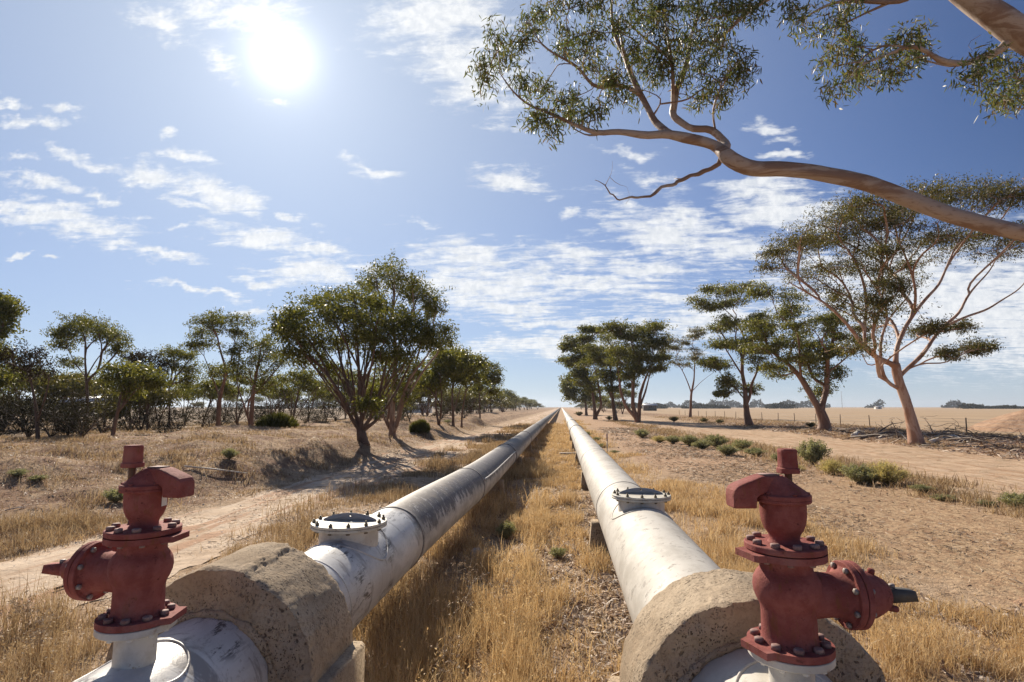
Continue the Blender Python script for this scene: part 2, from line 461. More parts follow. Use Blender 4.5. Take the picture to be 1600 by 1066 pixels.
    T.l.new(T.mix(T.step(T.noise(p, 9, 6, .7), .4, .62), (.36, .33, .30), (.17, .15, .135)), b.inputs['Base Color']); b.inputs['Roughness'].default_value = .7; M['ring'] = m

    m, T, b = new_mat('pale_paint'); p = pos(T)
    c = T.mix(T.step(T.noise(p, 7, 6, .7), .4, .62), (.66, .63, .57), (.53, .49, .43))
    c = T.mix(T.step(T.noise(p, 30, 5, .7), .60, .68, 0, .7), c, (.34, .23, .14))
    T.l.new(c, b.inputs['Base Color']); b.inputs['Roughness'].default_value = .45
    bump(T, b, T.noise(p, 40, 4, .7), .15, .004); M['pale_paint'] = m

    m, T, b = new_mat('flange_cream'); p = pos(T)
    c = T.mix(T.step(T.noise(p, 12, 6, .7), .42, .65), (.66, .62, .52), (.52, .46, .36))
    c = T.mix(T.step(T.noise(p, 34, 5, .7), .58, .68, 0, .7), c, (.30, .20, .12))
    T.l.new(c, b.inputs['Base Color']); b.inputs['Roughness'].default_value = .55; M['cream'] = m

    m, T, b = new_mat('grey_lug'); p = pos(T)
    T.l.new(T.mix(T.noise(p, 14, 5, .7), (.30, .30, .30), (.42, .41, .41)), b.inputs['Base Color']); b.inputs['Roughness'].default_value = .95; b.inputs['Specular IOR Level'].default_value = .1; M['lug'] = m
    m, T, b = new_mat('rusty_stud'); p = pos(T)
    T.l.new(T.mix(T.noise(p, 60, 5, .7), (.10, .085, .06), (.30, .24, .15)), b.inputs['Base Color']); b.inputs['Roughness'].default_value = .6; b.inputs['Metallic'].default_value = .4; M['stud'] = m

    m, T, b = new_mat('red_oxide'); p = pos(T)
    n1 = T.noise(p, 11, 7, .68); n2 = T.noise(p, 70, 5, .7)
    c = T.mix(T.step(n1, .38, .64), (.245, .066, .056), (.33, .108, .09))
    c = T.mix(T.step(n2, .58, .74, 0, .5), c, (.33, .135, .115))
    c = T.mix(T.step(T.noise(T.mapping(p, scale=(1.6, 1.6, .5)), 16, 6, .7), .55, .68, 0, .7), c, (.22, .085, .035))
    c = T.mix(T.step(T.noise(p, 26, 8, .78), .60, .64, 0, .8), c, (.12, .035, .028))
    c = T.mix(T.step(T.noise(T.mapping(p, scale=(1, 1, .8)), 38, 8, .75), .66, .72, 0, .4), c, (.36, .20, .17))
    c = T.mix(T.step(T.noise(p, 6, 5, .65), .52, .70, 0, .5), c, (.32, .155, .135))
    T.l.new(c, b.inputs['Base Color']); b.inputs['Roughness'].default_value = .8; b.inputs['Specular IOR Level'].default_value = .22
    bump(T, b, T.math('ADD', T.noise(p, 160, 4, .7), T.math('ADD', n2, n1)), .6, .004); M['red'] = m
    m, T, b = new_mat('bolt_paint'); p = pos(T)
    T.l.new(T.mix(T.step(T.noise(p, 26, 5, .7), .42, .6), (.31, .20, .175), (.22, .115, .10)), b.inputs['Base Color']); b.inputs['Roughness'].default_value = .75; M['bolt'] = m
    m, T, b = new_mat('bare_bolt'); p = pos(T)
    T.l.new(T.mix(T.noise(p, 40, 4, .7), (.22, .18, .16), (.42, .38, .35)), b.inputs['Base Color']); b.inputs['Roughness'].default_value = .6; b.inputs['Metallic'].default_value = .3; M['bare_bolt'] = m
    m, T, b = new_mat('brown_spindle'); p = pos(T)
    T.l.new(T.mix(T.noise(p, 30, 5, .7), (.12, .06, .03), (.24, .13, .07)), b.inputs['Base Color']); b.inputs['Roughness'].default_value = .7; M['spindle'] = m
    m, T, b = new_mat('dark_key'); p = pos(T)
    T.l.new(T.mix(T.noise(p, 30, 5, .7), (.06, .055, .05), (.13, .12, .10)), b.inputs['Base Color']); b.inputs['Roughness'].default_value = .6; M['key'] = m
    m, T, b = new_mat('white_sticker'); b.inputs['Base Color'].default_value = (.72, .70, .66, 1); b.inputs['Roughness'].default_value = .4; M['sticker'] = m

    m, T, b = new_mat('concrete'); p = pos(T)
    n1 = T.noise(p, 2.4, 7, .65); n2 = T.noise(p, 55, 5, .7)
    wp = T.vec('ADD', T.mapping(p, scale=(1, 1.5, .8)), T.vec('SCALE', T.noise(p, 22, 3, .6, out='Color'), .045))
    pit = T.voro(wp, 34.0); pit2 = T.voro(wp, 85.0)
    patch = T.step(T.noise(p, 3.1, 4, .6), .44, .60); szn = T.noise(p, 27, 2, .5)
    hole = T.math('MULTIPLY', T.step(T.math('ADD', pit, T.math('MULTIPLY', szn, .34)), .45, .36), patch)
    hole2 = T.math('MULTIPLY', T.step(pit2, .30, .20), T.step(T.noise(p, 5, 3, .6), .42, .6))
    c = T.mix(T.step(n1, .35, .65), (.37, .28, .188), (.52, .415, .295))
    c = T.mix(T.step(n2, .48, .68, 0, .6), c, (.22, .17, .12))
    c = T.mix(T.step(T.noise(p, 6, 6, .7), .56, .66, 0, .5), c, (.46, .38, .28))
    c = T.mix(T.math('MULTIPLY', T.math('MAXIMUM', hole, hole2), .85), c, (.11, .085, .06))
    T.l.new(c, b.inputs['Base Color']); b.inputs['Roughness'].default_value = .92; b.inputs['Specular IOR Level'].default_value = .15
    h = T.math('SUBTRACT', T.math('ADD', T.math('MULTIPLY', n2, .3), T.math('MULTIPLY', T.noise(p, 14, 6, .75), .6)), T.math('MULTIPLY', T.math('MAXIMUM', hole, hole2), 1.0))
    bump(T, b, h, .9, .02); M['concrete'] = m

    # bark
    def bark(name, c1, c2, c3, sc=1.0, st=(1, 1, .35)):
        m, T, b = new_mat(name); p = pos(T)
        s = T.noise(T.mapping(p, scale=st), 1.5*sc, 5, .6, .9)
        n = T.noise(T.mapping(p, scale=st), 12*sc, 6, .65)
        c = T.mix(T.step(s, .45, .55), c1, c2); c = T.mix(T.step(n, .52, .70, 0, .7), c, c3); c = T.mix(T.step(T.noise(p, 5*sc, 8, .75), .60, .66, 0, .5), c, c3)
        T.l.new(c, b.inputs['Base Color']); b.inputs['Roughness'].default_value = .6; b.inputs['Specular IOR Level'].default_value = .3
        bump(T, b, T.math('ADD', n, T.math('MULTIPLY', s, 2.0)), .45, .02/sc); M[name] = m
    bark('salmon_bark', (.50, .345, .26), (.36, .20, .13), (.24, .14, .09))
    bark('red_bark', (.29, .17, .115), (.21, .115, .075), (.13, .07, .045))
    bark('limb_bark', (.40, .32, .265), (.25, .165, .12), (.20, .135, .10), 2.2, (.22, 1, .9))
    bark('brown_bark', (.18, .11, .075), (.125, .075, .05), (.07, .045, .03))
    bark('grey_bark', (.34, .25, .19), (.22, .14, .10), (.12, .08, .06))
    bark('dead_wood', (.17, .125, .095), (.09, .065, .05), (.05, .035, .03), 2.0)
    bark('pale_wood', (.74, .68, .58), (.60, .52, .42), (.35, .29, .22), 2.0)

    M['leaf_olive'] = foliage_mat('leaf_olive', [(.050, .052, .016), (.080, .078, .022), (.115, .105, .03), (.17, .14, .045)], .5, .42, .5)
    M['leaf_green'] = foliage_mat('leaf_green', [(.060, .070, .017), (.095, .105, .024), (.145, .150, .035), (.24, .225, .055)], .5, .45, .4)
    M['leaf_dark'] = foliage_mat('leaf_dark', [(.024, .022, .014), (.038, .035, .020), (.055, .048, .027)], .2, .8, .05)
    M['leaf_brown'] = foliage_mat('leaf_brown', [(.06, .04, .026), (.04, .033, .02), (.055, .048, .022)], .2, .8, .05)
    M['leaf_near'] = foliage_mat('leaf_near', [(.055, .075, .026), (.085, .11, .04), (.12, .145, .055), (.16, .16, .07), (.15, .10, .05)], .48, .45, .4)
    M['leaf_saltbush'] = foliage_mat('leaf_saltbush', [(.20, .215, .125), (.27, .28, .17), (.40, .37, .24)], .42, .6, .3)
    M['leaf_tumble'] = foliage_mat('leaf_tumble', [(.42, .36, .17), (.54, .44, .24), (.36, .36, .16)], .5, .6, .3)
    M['leaf_bush'] = foliage_mat('leaf_bush', [(.05, .055, .014), (.085, .09, .02), (.14, .13, .03)], .45, .6, .3)
    M['dry'] = foliage_mat('dry_blade', [(.37, .24, .12), (.55, .40, .215), (.65, .495, .285), (.72, .59, .38), (.54, .36, .165)], .40, .55, .35, (1.08, 1.0, .86))
    M['dry_dark'] = foliage_mat('dry_blade_brown', [(.24, .155, .085), (.37, .26, .145), (.50, .375, .22), (.61, .49, .32)], .32, .6, .3, (1.05, 1.0, .9))
    M['straw'] = foliage_mat('straw', [(.26, .17, .10), (.42, .31, .20), (.56, .45, .32), (.17, .11, .075)], .15, .6, .3, (1, 1, 1))
    M['bark_bits'] = foliage_mat('bark_bits', [(.22, .12, .08), (.42, .30, .21), (.60, .50, .40), (.12, .075, .05)], .0, .6, .3, (1, 1, 1))
    m, T, b = new_mat('roof_sheet'); b.inputs['Base Color'].default_value = (.62, .62, .62, 1); b.inputs['Roughness'].default_value = .4; M['roof'] = m
    m, T, b = new_mat('shed_wall'); p = pos(T); T.l.new(T.mix(T.noise(p, 2, 3), (.08, .06, .05), (.14, .11, .09)), b.inputs['Base Color']); M['shed'] = m
    m, T, b = new_mat('white_wall'); b.inputs['Base Color'].default_value = (.75, .74, .70, 1); M['white_wall'] = m
    m, T, b = new_mat('post_wood'); p = pos(T); T.l.new(T.mix(T.noise(p, 12, 4), (.14, .10, .07), (.28, .21, .15)), b.inputs['Base Color']); b.inputs['Roughness'].default_value = .9; M['post'] = m
    m, T, b = new_mat('wire'); b.inputs['Base Color'].default_value = (.25, .23, .21, 1); b.inputs['Metallic'].default_value = .6; b.inputs['Roughness'].default_value = .5; M['wire'] = m
    m, T, b = new_mat('mast_steel'); b.inputs['Base Color'].default_value = (.35, .37, .40, 1); M['mast'] = m
    m, T, b = new_mat('marker_blue'); b.inputs['Base Color'].default_value = (.07, .05, .16, 1); b.inputs['Roughness'].default_value = .5; M['marker_blue'] = m
    m, T, b = new_mat('stone_dull'); p = pos(T); T.l.new(T.mix(T.noise(p, 12, 5), (.34, .31, .28), (.52, .49, .45)), b.inputs['Base Color']); b.inputs['Roughness'].default_value = .9; M['stone'] = m
build_materials()

# ---------------------------------------------------------------- the ground
def ground_h(x, y):
    x = np.asarray(x, float); y = np.asarray(y, float)
    big = fbm(x*.11, y*.11, 0, 3, 5); mid = fbm(x*.45, y*.38, 0, 3, 9); small = fbm(x*2.2, y*2.2, 0, 3, 21)
    edge = -7.9 + .5*fbm(y*.25, x*0+3.1, 0, 2, 33)
    t = sstep(-(x-edge), 0, 2.2)                    # rise of the left bank
    plateau = .50 + .30*sstep(-x, 10, 14)*(1-sstep(-x, 16, 24)) - .35*sstep(-x, 26, 45)
    near = sstep(y, 3, 16)                          # the bank is low where it passes the camera
    h = t*plateau*(.35+.65*near)*(1+.25*big) + t*(1-sstep(-x, 22, 34))*(.24*mid + .045*small)
    # heaps pushed up along the left track
    for (hx, hy, a, sx, sy) in ((-9.0, 25.5, .38, 1.5, 3.2), (-8.7, 31.0, .30, 1.3, 2.2), (-9.2, 40.0, .35, 1.4, 2.6), (-9.3, 48, .45, 1.5, 2.6), (-9.2, 55, .5, 1.4, 2.4), (-9.5, 63, .5, 1.5, 2.6), (-13.5, 22, .28, 3, 4)):
        h = h + a*np.exp(-((x-hx)/sx)**2 - ((y-hy)/sy)**2)
    flat = 1-t
    h = h + flat*(.020*small + .03*mid)
    h = h + .12*np.exp(-((x-9.9)/.9)**2)*(.6+.6*mid)*sstep(y, 4, 9)           # weedy ridge between the right tracks
    h = h + .10*sstep(x, 19.5, 22)*(1-sstep(x, 28, 33))*(.7+.8*mid)           # litter under the gums
    h = h - .10*np.exp(-((x-2.6)/1.0)**2)*0
    far = sstep(np.hypot(x, y), 90, 260)
    return h*(1-far)

def GH(x, y): return float(ground_h(x, y))

def axis(lo, hi, step0, grow, maxstep):
    out = [0.0]; s = step0
    while out[-1] < hi: out.append(out[-1]+s); s = min(s*grow, maxstep)
    pos_ = out; out = [0.0]; s = step0
    while out[-1] > lo: out.append(out[-1]-s); s = min(s*grow, maxstep)
    return np.array(sorted(set(out[1:] + pos_)))

def sheet(name, xs, ys, lift, mat, kind_name='structure', edge=None):
    X, Y = np.meshgrid(xs, ys)
    Z = ground_h(X, Y) + lift
    V = np.stack([X, Y, Z], -1).reshape(-1, 3); nx, ny = len(xs), len(ys)
    i = np.arange(ny-1)[:, None]*nx; j = np.arange(nx-1)[None]
    q = np.stack([i+j, i+j+1, i+nx+j+1, i+nx+j], -1).reshape(-1, 4)
    me = np_mesh(name, V, [q], True)
    return setp(link(name, me, mat), kind=kind_name)

sheet('ground', axis(-4500, 4500, .10, 1.022, 400), axis(-60, 6000, .10, 1.020, 400), 0.0, M['earth'])

def strip(name, mat, x0f, x1f, ys, n=26, lift=.006):
    """a track: a sheet lying 6 mm above the ground between two wandering edges"""
    Y = np.repeat(np.array(ys)[:, None], n, 1); t = np.linspace(0, 1, n)[None]
    a = x0f(np.array(ys))[:, None]; b = x1f(np.array(ys))[:, None]
    X = a+(b-a)*t
    Z = ground_h(X, Y)+lift
    rut = sum(np.exp(-((t-c)/.045)**2) for c in (.22, .34, .62, .74))
    Z = Z + .012*rut*0
    V = np.stack([X, Y, Z], -1).reshape(-1, 3)
    i = np.arange(len(ys)-1)[:, None]*n; j = np.arange(n-1)[None]
    q = np.stack([i+j, i+j+1, i+n+j+1, i+n+j], -1).reshape(-1, 4)
    return setp(link(name, np_mesh(name, V, [q], True), mat), kind='structure')

_ys = np.concatenate([np.arange(-6, 30, .16), np.arange(30, 90, .5), np.arange(90, 700, 6)])
wz = lambda s, a, f: (lambda y: a*fbm(y*f, y*0+s, 0, 4, 61))
strip('dirt_track', M['track_pale'], lambda y: -7.7+.35*fbm(y*.5, y*0, 0, 4, 61)+sstep(y, 20, 60)*1.2, lambda y: -5.25+.55*fbm(y*.7, y*0+9, 0, 4, 62)+sstep(y, 16, 40)*1.4, _ys)
strip('farm_track', M['track_tan'], lambda y: 11.0+.5*fbm(y*.4, y*0+4, 0, 4, 63)-sstep(y, 40, 90)*4.0, lambda y: 19.4+.7*fbm(y*.3, y*0+7, 0, 4, 64)-sstep(y, 40, 110)*4.5, _ys, 40)
# the public road beyond the left scrub
g = Geo(); g.add([(-320, 101, .05), (-18, 112, .05), (-18, 120, .05), (-320, 110, .05)], [(0, 1, 2, 3)])
setp(g.build('road', M['far_road']), kind='structure')

# red spoil heap at the right edge of the field
def heap(name, cx, cy, rx, ry, h, mat, seed):
    n = 70; a = np.linspace(-1, 1, n); X, Y = np.meshgrid(a, a)
    r = np.hypot(X, Y)
    Z = h*np.clip(1-r, 0, 1)**.8*(1+.22*fbm(X*3, Y*3, 0, 4, seed)) + .10*fbm(X*9, Y*9, 0, 3, seed+5)*np.clip(1-r, 0, 1) - .05
    V = np.stack([cx+X*rx, cy+Y*ry, ground_h(cx+X*rx, cy+Y*ry)+Z], -1).reshape(-1, 3)
    i = np.arange(n-1)[:, None]*n; j = np.arange(n-1)[None]
    q = np.stack([i+j, i+j+1, i+n+j+1, i+n+j], -1).reshape(-1, 4)
    return link(name, np_mesh(name, V, [q], True), mat)
setp(heap('hill', 55.0, 56, 17.0, 10, 5.0, M['red_earth'], 3), kind='structure')

# ---------------------------------------------------------------- the two pipelines
ZC = .735
def path_left(y):
    y = np.asarray(y, float); t = sstep(y, 5.9, 13)
    return -1.815+.075*t, ZC-.075*t+.0*y
def path_right(y):
    y = np.asarray(y, float); return .853+0*y, ZC+0*y

RL, RR = .345, .38
def pipe_tube(y0, y1, path, r, step):
    g = Geo(); ys = [y0]
    while ys[-1] < y1: ys.append(ys[-1]+step); step = min(step*1.04, 12)
    ys = np.array(ys); x, z = path(ys)
    seg = 72; a = np.arange(seg)/seg*2*math.pi
    k = len(ys)
    rr = r*(1+.0022*fbm(np.cos(a)[None]*2.2, np.sin(a)[None]*2.2, ys[:, None]*1.6, 3, 8))
    V = np.stack([x[:, None]+rr*np.cos(a)[None], np.repeat(ys[:, None], seg, 1), z[:, None]+rr*np.sin(a)[None]], -1).reshape(-1, 3)
    i = np.arange(k-1)[:, None]*seg; j = np.arange(seg)[None]; jn = (j+1) % seg
    g.add(V, np.stack([i+j, i+seg+j, i+seg+jn, i+jn], -1).reshape(-1, 4))
    return g

def ring_y(y, path, r, dr, w, tilt=0):
    """a raised band round the pipe"""
    g = Geo(); x, z = path(y); prof = [(r-.01, -w/2), (r+dr*.8, -w/2), (r+dr, -w/2+dr*.4), (r+dr, w/2-dr*.4), (r+dr*.8, w/2), (r-.01, w/2)]
    revolve(g, prof, 64, lookz((float(x), y, float(z)), (0, 1, 0)), cap=False); return g

def on_pipe(path, r, y, ang, lift=0.0):
    """point of the pipe skin; ang in degrees from +x upwards"""
    x, z = path(y); a = R(ang)
    return np.array([float(x)+(r+lift)*math.cos(a), y, float(z)+(r+lift)*math.sin(a)])

def manhole(parent, path, r, y, zf, seed):
    """neck with a bolted cover and a lifting lug on top of the pipe"""
    x, z = path(y); x, z = float(x), float(z)
    rng = random.Random(seed)
    g = Geo(); revolve(g, [(.245, z-z), (.245, zf-.045)], 48, np.array(Matrix.Translation((x, y, 0))), cap=False)
    g = Geo(); revolve(g, [(.245, z+r*.70), (.245, zf-.044)], 56, np.array(Matrix.Translation((x, y, 0))), cap=False)
    neck = g.build('manhole', M['pale_paint'], parent, angle=35)
    g = Geo(); revolve(g, [(.24, zf-.046), (.308, zf-.046), (.315, zf-.043), (.315, zf-.026), (.312, zf-.023), (.24, zf-.023)], 64, np.array(Matrix.Translation((x, y, 0))), cap=False)
    g.build('neck_flange', M['cream'], neck, angle=30)
    g = Geo(); revolve(g, [(.0, zf-.0195), (.312, zf-.0195), (.315, zf-.0165), (.315, zf-.003), (.312, zf), (0, zf)], 64, np.array(Matrix.Translation((x, y, 0))), cap=False)
    g.build('cover_plate', M['cream'], neck, angle=30)
    # lifting lug: an upright curved plate standing across the cover, a hole through it
    g = Geo(); n = 34; hw = .235; hgt = .050
    xs = np.linspace(-hw, hw, n); top = hgt*(1-(np.abs(xs)/hw)**2.1)+.012
    hx, hz, hr = 0.0, .040, .0095
    # outline with the hole cut: build as strips left and right of the hole plus a ring
    ang = np.linspace(0, 2*math.pi, 24, endpoint=False)
    outer = []
    for a in ang:
        dx, dz = math.cos(a), math.sin(a)
        # distance from the hole centre to the lug outline along (dx, dz)
        lo, hi = hr, .5
        for _ in range(30):
            md = (lo+hi)/2; px, pz = hx+dx*md, hz+dz*md
            inside = abs(px) < hw and 0 <= pz <= hgt*(1-(abs(px)/hw)**2.1)+.012
            lo, hi = (md, hi) if inside else (lo, md)
        outer.append((hx+dx*lo, hz+dz*lo))
    # finer outline through the corners
    ang = np.sort(np.concatenate([np.linspace(0, 2*math.pi, 120, endpoint=False), [math.atan2(-hz, -hw) % (2*math.pi), math.atan2(-hz, hw) % (2*math.pi)]]))
    outer = []
    for a in ang:
        dx, dz = math.cos(a), math.sin(a); lo, hi = hr, .5
        for _ in range(34):
            md = (lo+hi)/2; px, pz = hx+dx*md, hz+dz*md
            inside = abs(px) <= hw and 0 <= pz <= hgt*(1-(min(abs(px), hw)/hw)**2.1)+.012
            lo, hi = (md, hi) if inside else (lo, md)
        outer.append((hx+dx*lo, hz+dz*lo))
    outer = np.array(outer); inner = np.c_[hx+hr*np.cos(ang), hz+hr*np.sin(ang)]; k = len(ang)
    # the plate bows away a little in plan, like a segment cut from a dished end
    def place(P, off): return np.c_[x+P[:, 0], y+.02+off-.25*P[:, 0]**2, zf+.001+P[:, 1]]
    V = np.vstack([place(outer, -.005), place(inner, -.005), place(outer, .005), place(inner, .005)])
    q = []
    for i in range(k):
        j = (i+1) % k
        q += [(i, j, k+j, k+i), (2*k+j, 2*k+i, 3*k+i, 3*k+j), (j, i, 2*k+i, 2*k+j), (k+i, k+j, 3*k+j, 3*k+i)]
    g.add(V, q); g.build('lifting_lug', M['lug'], neck)
    for i in range(12):
        a = i/12*2*math.pi+.22+seed*.1; bx, by = x+.285*math.cos(a), y+.285*math.sin(a)
        g = Geo(); tilt = (rng.uniform(-.06, .06), rng.uniform(-.06, .06), 1); up = rng.uniform(.026, .040)
        Mx = lookz((bx, by, zf-.062), tilt)
        revolve(g, [(.0085, 0), (.0085, .062+up), (.006, .064+up)], 8, Mx)
        revolve(g, [(.0165, .0632), (.0165, .0632+.017), (.013, .0632+.019)], 6, Mx, phase=rng.random())
        revolve(g, [(.016, .001), (.016, .0155)], 6, Mx, phase=rng.random())
        g.build('stud', M['stud'], neck)
    # weld pad on the pipe round the neck
    g = Geo(); P = []
    for a in np.linspace(0, 2*math.pi, 90, endpoint=False):
        px, py = .315*math.cos(a), .42*math.sin(a)
        P.append((x+px, y+py, z+math.sqrt(max(r*r-px*px, 0))+.001))
    P.append(P[0]); tube(g, P, .0085, 8, cap=False); g.build('weld_bead', M['old_pipe'] if x < 0 else M['white_pipe'], neck, smooth=True)
    return neck

pl = empty('water_pipeline', (0, 0, 0), 0, 'left pipeline, silver near its valve and darkly weathered beyond its manhole', 'pipeline', 'pair of water pipelines')
pr = empty('water_pipeline', (0, 0, 0), 0, 'right pipeline, cream white all along with the dirt track on its right', 'pipeline', 'pair of water pipelines')
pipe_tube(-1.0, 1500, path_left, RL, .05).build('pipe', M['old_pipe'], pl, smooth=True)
pipe_tube(-1.0, 1500, path_right, RR, .05).build('pipe', M['white_pipe'], pr, smooth=True)
for y in (6.15, 10.6, 17.8, 27, 39, 55): ring_y(y, path_left, RL, .010 if y < 15 else .020, .05 if y < 15 else .16).build('joint_ring', M['ring'], pl, angle=30)
for y in (8.2, 14.6, 22.5, 33, 47, 66): ring_y(y, path_right, RR, .007 if y < 30 else .03, .03 if y < 30 else .35).build('joint_ring', M['ring'] if y > 30 else M['white_pipe'], pr, angle=30)
ring_y(4.05, path_left, RL, .004, .02).build('joint_ring', M['old_pipe'], pl, angle=30)
manhole(pl, path_left, RL, 4.88, 1.182, 1)
manhole(pr, path_right, RR, 6.43, 1.212, 2)
# thin bright batten strapped along the left pipe
g = Geo(); tube(g, [on_pipe(path_left, RL, y, 22, .012) for y in np.linspace(10.7, 17.6, 20)], .014, 6); g.build('side_rod', M['pale_paint'], pl, smooth=True)
# weld bead round each valve neck and along the seam
for (p, path, r, y, mt) in ((pl, path_left, RL, 2.41, 'old_pipe'), (pr, path_right, RR, 2.354, 'white_pipe')):
    g = Geo(); x, z = [float(v) for v in path(y)]; P = []
    for a in np.linspace(0, 2*math.pi, 70):
        px, py = .20*math.cos(a), .21*math.sin(a)
        P.append((x+px, y+py, z+math.sqrt(r*r-px*px)+.001))
    tube(g, P, .007, 8, cap=False); g.build('saddle_weld', M[mt], p, smooth=True)

# ---------------------------------------------------------------- concrete collars and saddles
def collar(path, y0, y1, r, Rr, seed, name, label, flat=0.0):
    x, z = [float(v) for v in path(y0)]
    root = empty(name, (x, (y0+y1)/2, 0), 0, label, 'concrete collar', 'concrete collars round the pipes')
    g = Geo()
    # grid wrapped round: inner rim -> front face -> outer face -> back face -> inner rim, angle from -8 to 188 degrees
    na = 260; a = np.linspace(R(-4), R(184), na)
    n1, n2 = 16, 30
    prof = [(r-.02+(Rr-r+.02)*t, 0.0, 0) for t in np.linspace(0, 1, n1)] + [(Rr, t, 1) for t in np.linspace(0, 1, n2)[1:]] + [(Rr-(Rr-r+.02)*t, 1.0, 2) for t in np.linspace(0, 1, n1)[1:]]
    prof = np.array(prof)
    A, K = np.meshgrid(a, np.arange(len(prof)), indexing='ij')
    rad = prof[K, 0]; yy = y0+(y1-y0)*prof[K, 1]
    # uneven hand-cast outline: flats left by the formwork boards, chipped arrises
    facet = .012*fbm(A*1.2, A*0+seed, 0, 2, seed) + .004*fbm(A*9, yy*7, 0, 3, seed+3)
    line = R(74) if flat else R(108)
    facet = facet - (.012 if flat else .005)*sstep(line+.05*fbm(yy*4, A*0, 0, 3, seed+31)-A, -.02, .03) + (.010 if flat else .004)*fbm(A*26, yy*22, 0, 4, seed+33)*np.exp(-((A-line)/.07)**2)
    w = np.clip((rad-r)/(Rr-r), 0, 1)
    rad = rad+w*facet
    if flat: rad = rad - w*flat*np.exp(-((A-R(118))/R(26))**2)
    edge = np.exp(-((prof[K, 1])/.03)**2)*(w > .99) + np.exp(-((1-prof[K, 1])/.03)**2)*(w > .99)
    rad = rad-edge*(.005+.014*np.clip(fbm(A*11, yy*3, 0, 4, seed+7), 0, 1))
    yy = yy + (prof[K, 2] == 0)*(.014*fbm(A*4, rad*9, 0, 4, seed+11) - .05*np.clip(fbm(A*2.0, A*0+1.5, 0, 3, seed+13), 0, 1)*w*0 + .03*w*np.clip(fbm(A*1.6, A*0+4.5, 0, 2, seed+15), -.2, 1))
    V = np.stack([rad*np.cos(A), yy-(y0+y1)/2, z+rad*np.sin(A)], -1).reshape(-1, 3)
    nb = len(prof); i = np.arange(na-1)[:, None]*nb; j = np.arange(nb-1)[None]
    g.add(V, np.stack([i+j, i+nb+j, i+nb+j+1, i+j+1], -1).reshape(-1, 4))
    g.build('collar_ring', M['concrete'], root, angle=40)
    # mortar bead where the pipe enters
    g = Geo(); aa = np.linspace(R(-2), R(182), 80)
    rr = .020+.010*fbm(aa*5, aa*0, 0, 3, seed+2)
    P = np.c_[(r+.012)*np.cos(aa), np.full(80, y0-(y0+y1)/2+.0), z+(r+.012)*np.sin(aa)]
    tube(g, P, rr, 10, rough=.25, rng=np.random.default_rng(seed)); g.build('mortar_bead', M['concrete'], root, smooth=True)
    # the block it sits in
    g = Geo(); hw = Rr+.045; d0, d1 = -(y1-y0)/2+.03, (y1-y0)/2-.01; zt = z+.02; c = .02
    pts = [(-hw, -.2), (-hw, zt-c), (-hw+c, zt), (hw-c, zt), (hw, zt-c), (hw, -.2)]
    k = len(pts); V = [(px, d0, pz) for px, pz in pts]+[(px, d1, pz) for px, pz in pts]
    q = [(i, (i+1) % k, k+(i+1) % k, k+i) for i in range(k)]
    g.add(V, q, [(0, i+1, i) for i in range(1, k-1)]+[(k, k+i, k+i+1) for i in range(1, k-1)])
    g.build('base_block', M['concrete'], root)
    return root
collar(path_left, 2.93, 3.52, RL, .585, 4, 'concrete_collar', 'pitted concrete collar round the left pipe behind its valve', .03)
collar(path_right, 2.70, 3.20, RR, .578, 9, 'concrete_collar', 'pitted concrete collar round the right pipe behind its valve')

def saddle(path, r, y, hw, label, grp='concrete saddles under the pipes', top=.34, dl=.16):
    x, z = [float(v) for v in path(y)]
    g = Geo(); n = 18; a = np.linspace(math.pi+R(18), 2*math.pi-R(18), n)
    a = np.linspace(math.pi+R(50), 2*math.pi-R(50), n); zt = z-r*1.01*math.sin(R(50))
    arc = [(r*1.01*math.cos(t), z+r*1.01*math.sin(t)) for t in a]
    pts = [(-hw*1.12, -.15)]+[(-hw, zt)]+arc+[(hw, zt), (hw*1.12, -.15)]
    k = len(pts); V = [(px, -dl, pz) for px, pz in pts]+[(px, dl, pz) for px, pz in pts]
    q = [(i, (i+1) % k, k+(i+1) % k, k+i) for i in range(k)]
    # end faces as a strip between the arc and the foot line
    V += [(-hw*1.12+2*hw*1.12*i/(k-1), -dl, -.15) for i in range(k)] + [(-hw*1.12+2*hw*1.12*i/(k-1), dl, -.15) for i in range(k)]
    q += [(i, 2*k+i, 2*k+i+1, i+1) for i in range(k-1)] + [(k+i, k+i+1, 3*k+i+1, 3*k+i) for i in range(k-1)]
    g.add(V, q); o = g.build('concrete_saddle', M['concrete']); o.location = (x, y, 0)
    return setp(o, label, 'pipe support', grp)
for y in (8.9, 15.5, 22.0, 29.0, 36.0):
    saddle(path_right, RR, y, .42 if y < 10 else .33, 'low concrete saddle block under the right pipe past its manhole' if y < 10 else 'concrete saddle far along under the white right pipe', None if y < 10 else 'far saddles of the right pipe')
for y in (14.0, 20.5, 27.0, 34.0):
    saddle(path_left, RL, y, .32, 'shaded concrete saddle in the grass under the dark left pipe', 'saddles of the left pipe')

# ---------------------------------------------------------------- the red valves
def hexbolt(parent, p, d, r=.0135, h=.011, mat='bolt', rot=0.0):
    g = Geo(); Mx = lookz(p, d)
    revolve(g, [(r*.2, .0005), (r, .0005), (r, h*.8), (r*.86, h)], 6, Mx, phase=rot); return g.build('bolt', M[mat], parent)

def disc_outline(r, tab, n=64):
    """round flange with one square-cut lug; tab = (angle, reach, half width)"""
    a0, reach, hw = tab; pts = []
    for i in range(n):
        a = i/n*2*math.pi; d = (a-a0+math.pi) % (2*math.pi)-math.pi
        rr = r
        if abs(d) < math.pi/2:
            # the lug: straight edge at distance reach, sides at +-hw
            u = reach/max(math.cos(d), 1e-3); v = hw/max(abs(math.sin(d)), 1e-3)
            rr = max(r, min(u, v))
        pts.append((rr*math.cos(a), rr*math.sin(a)))
    return pts

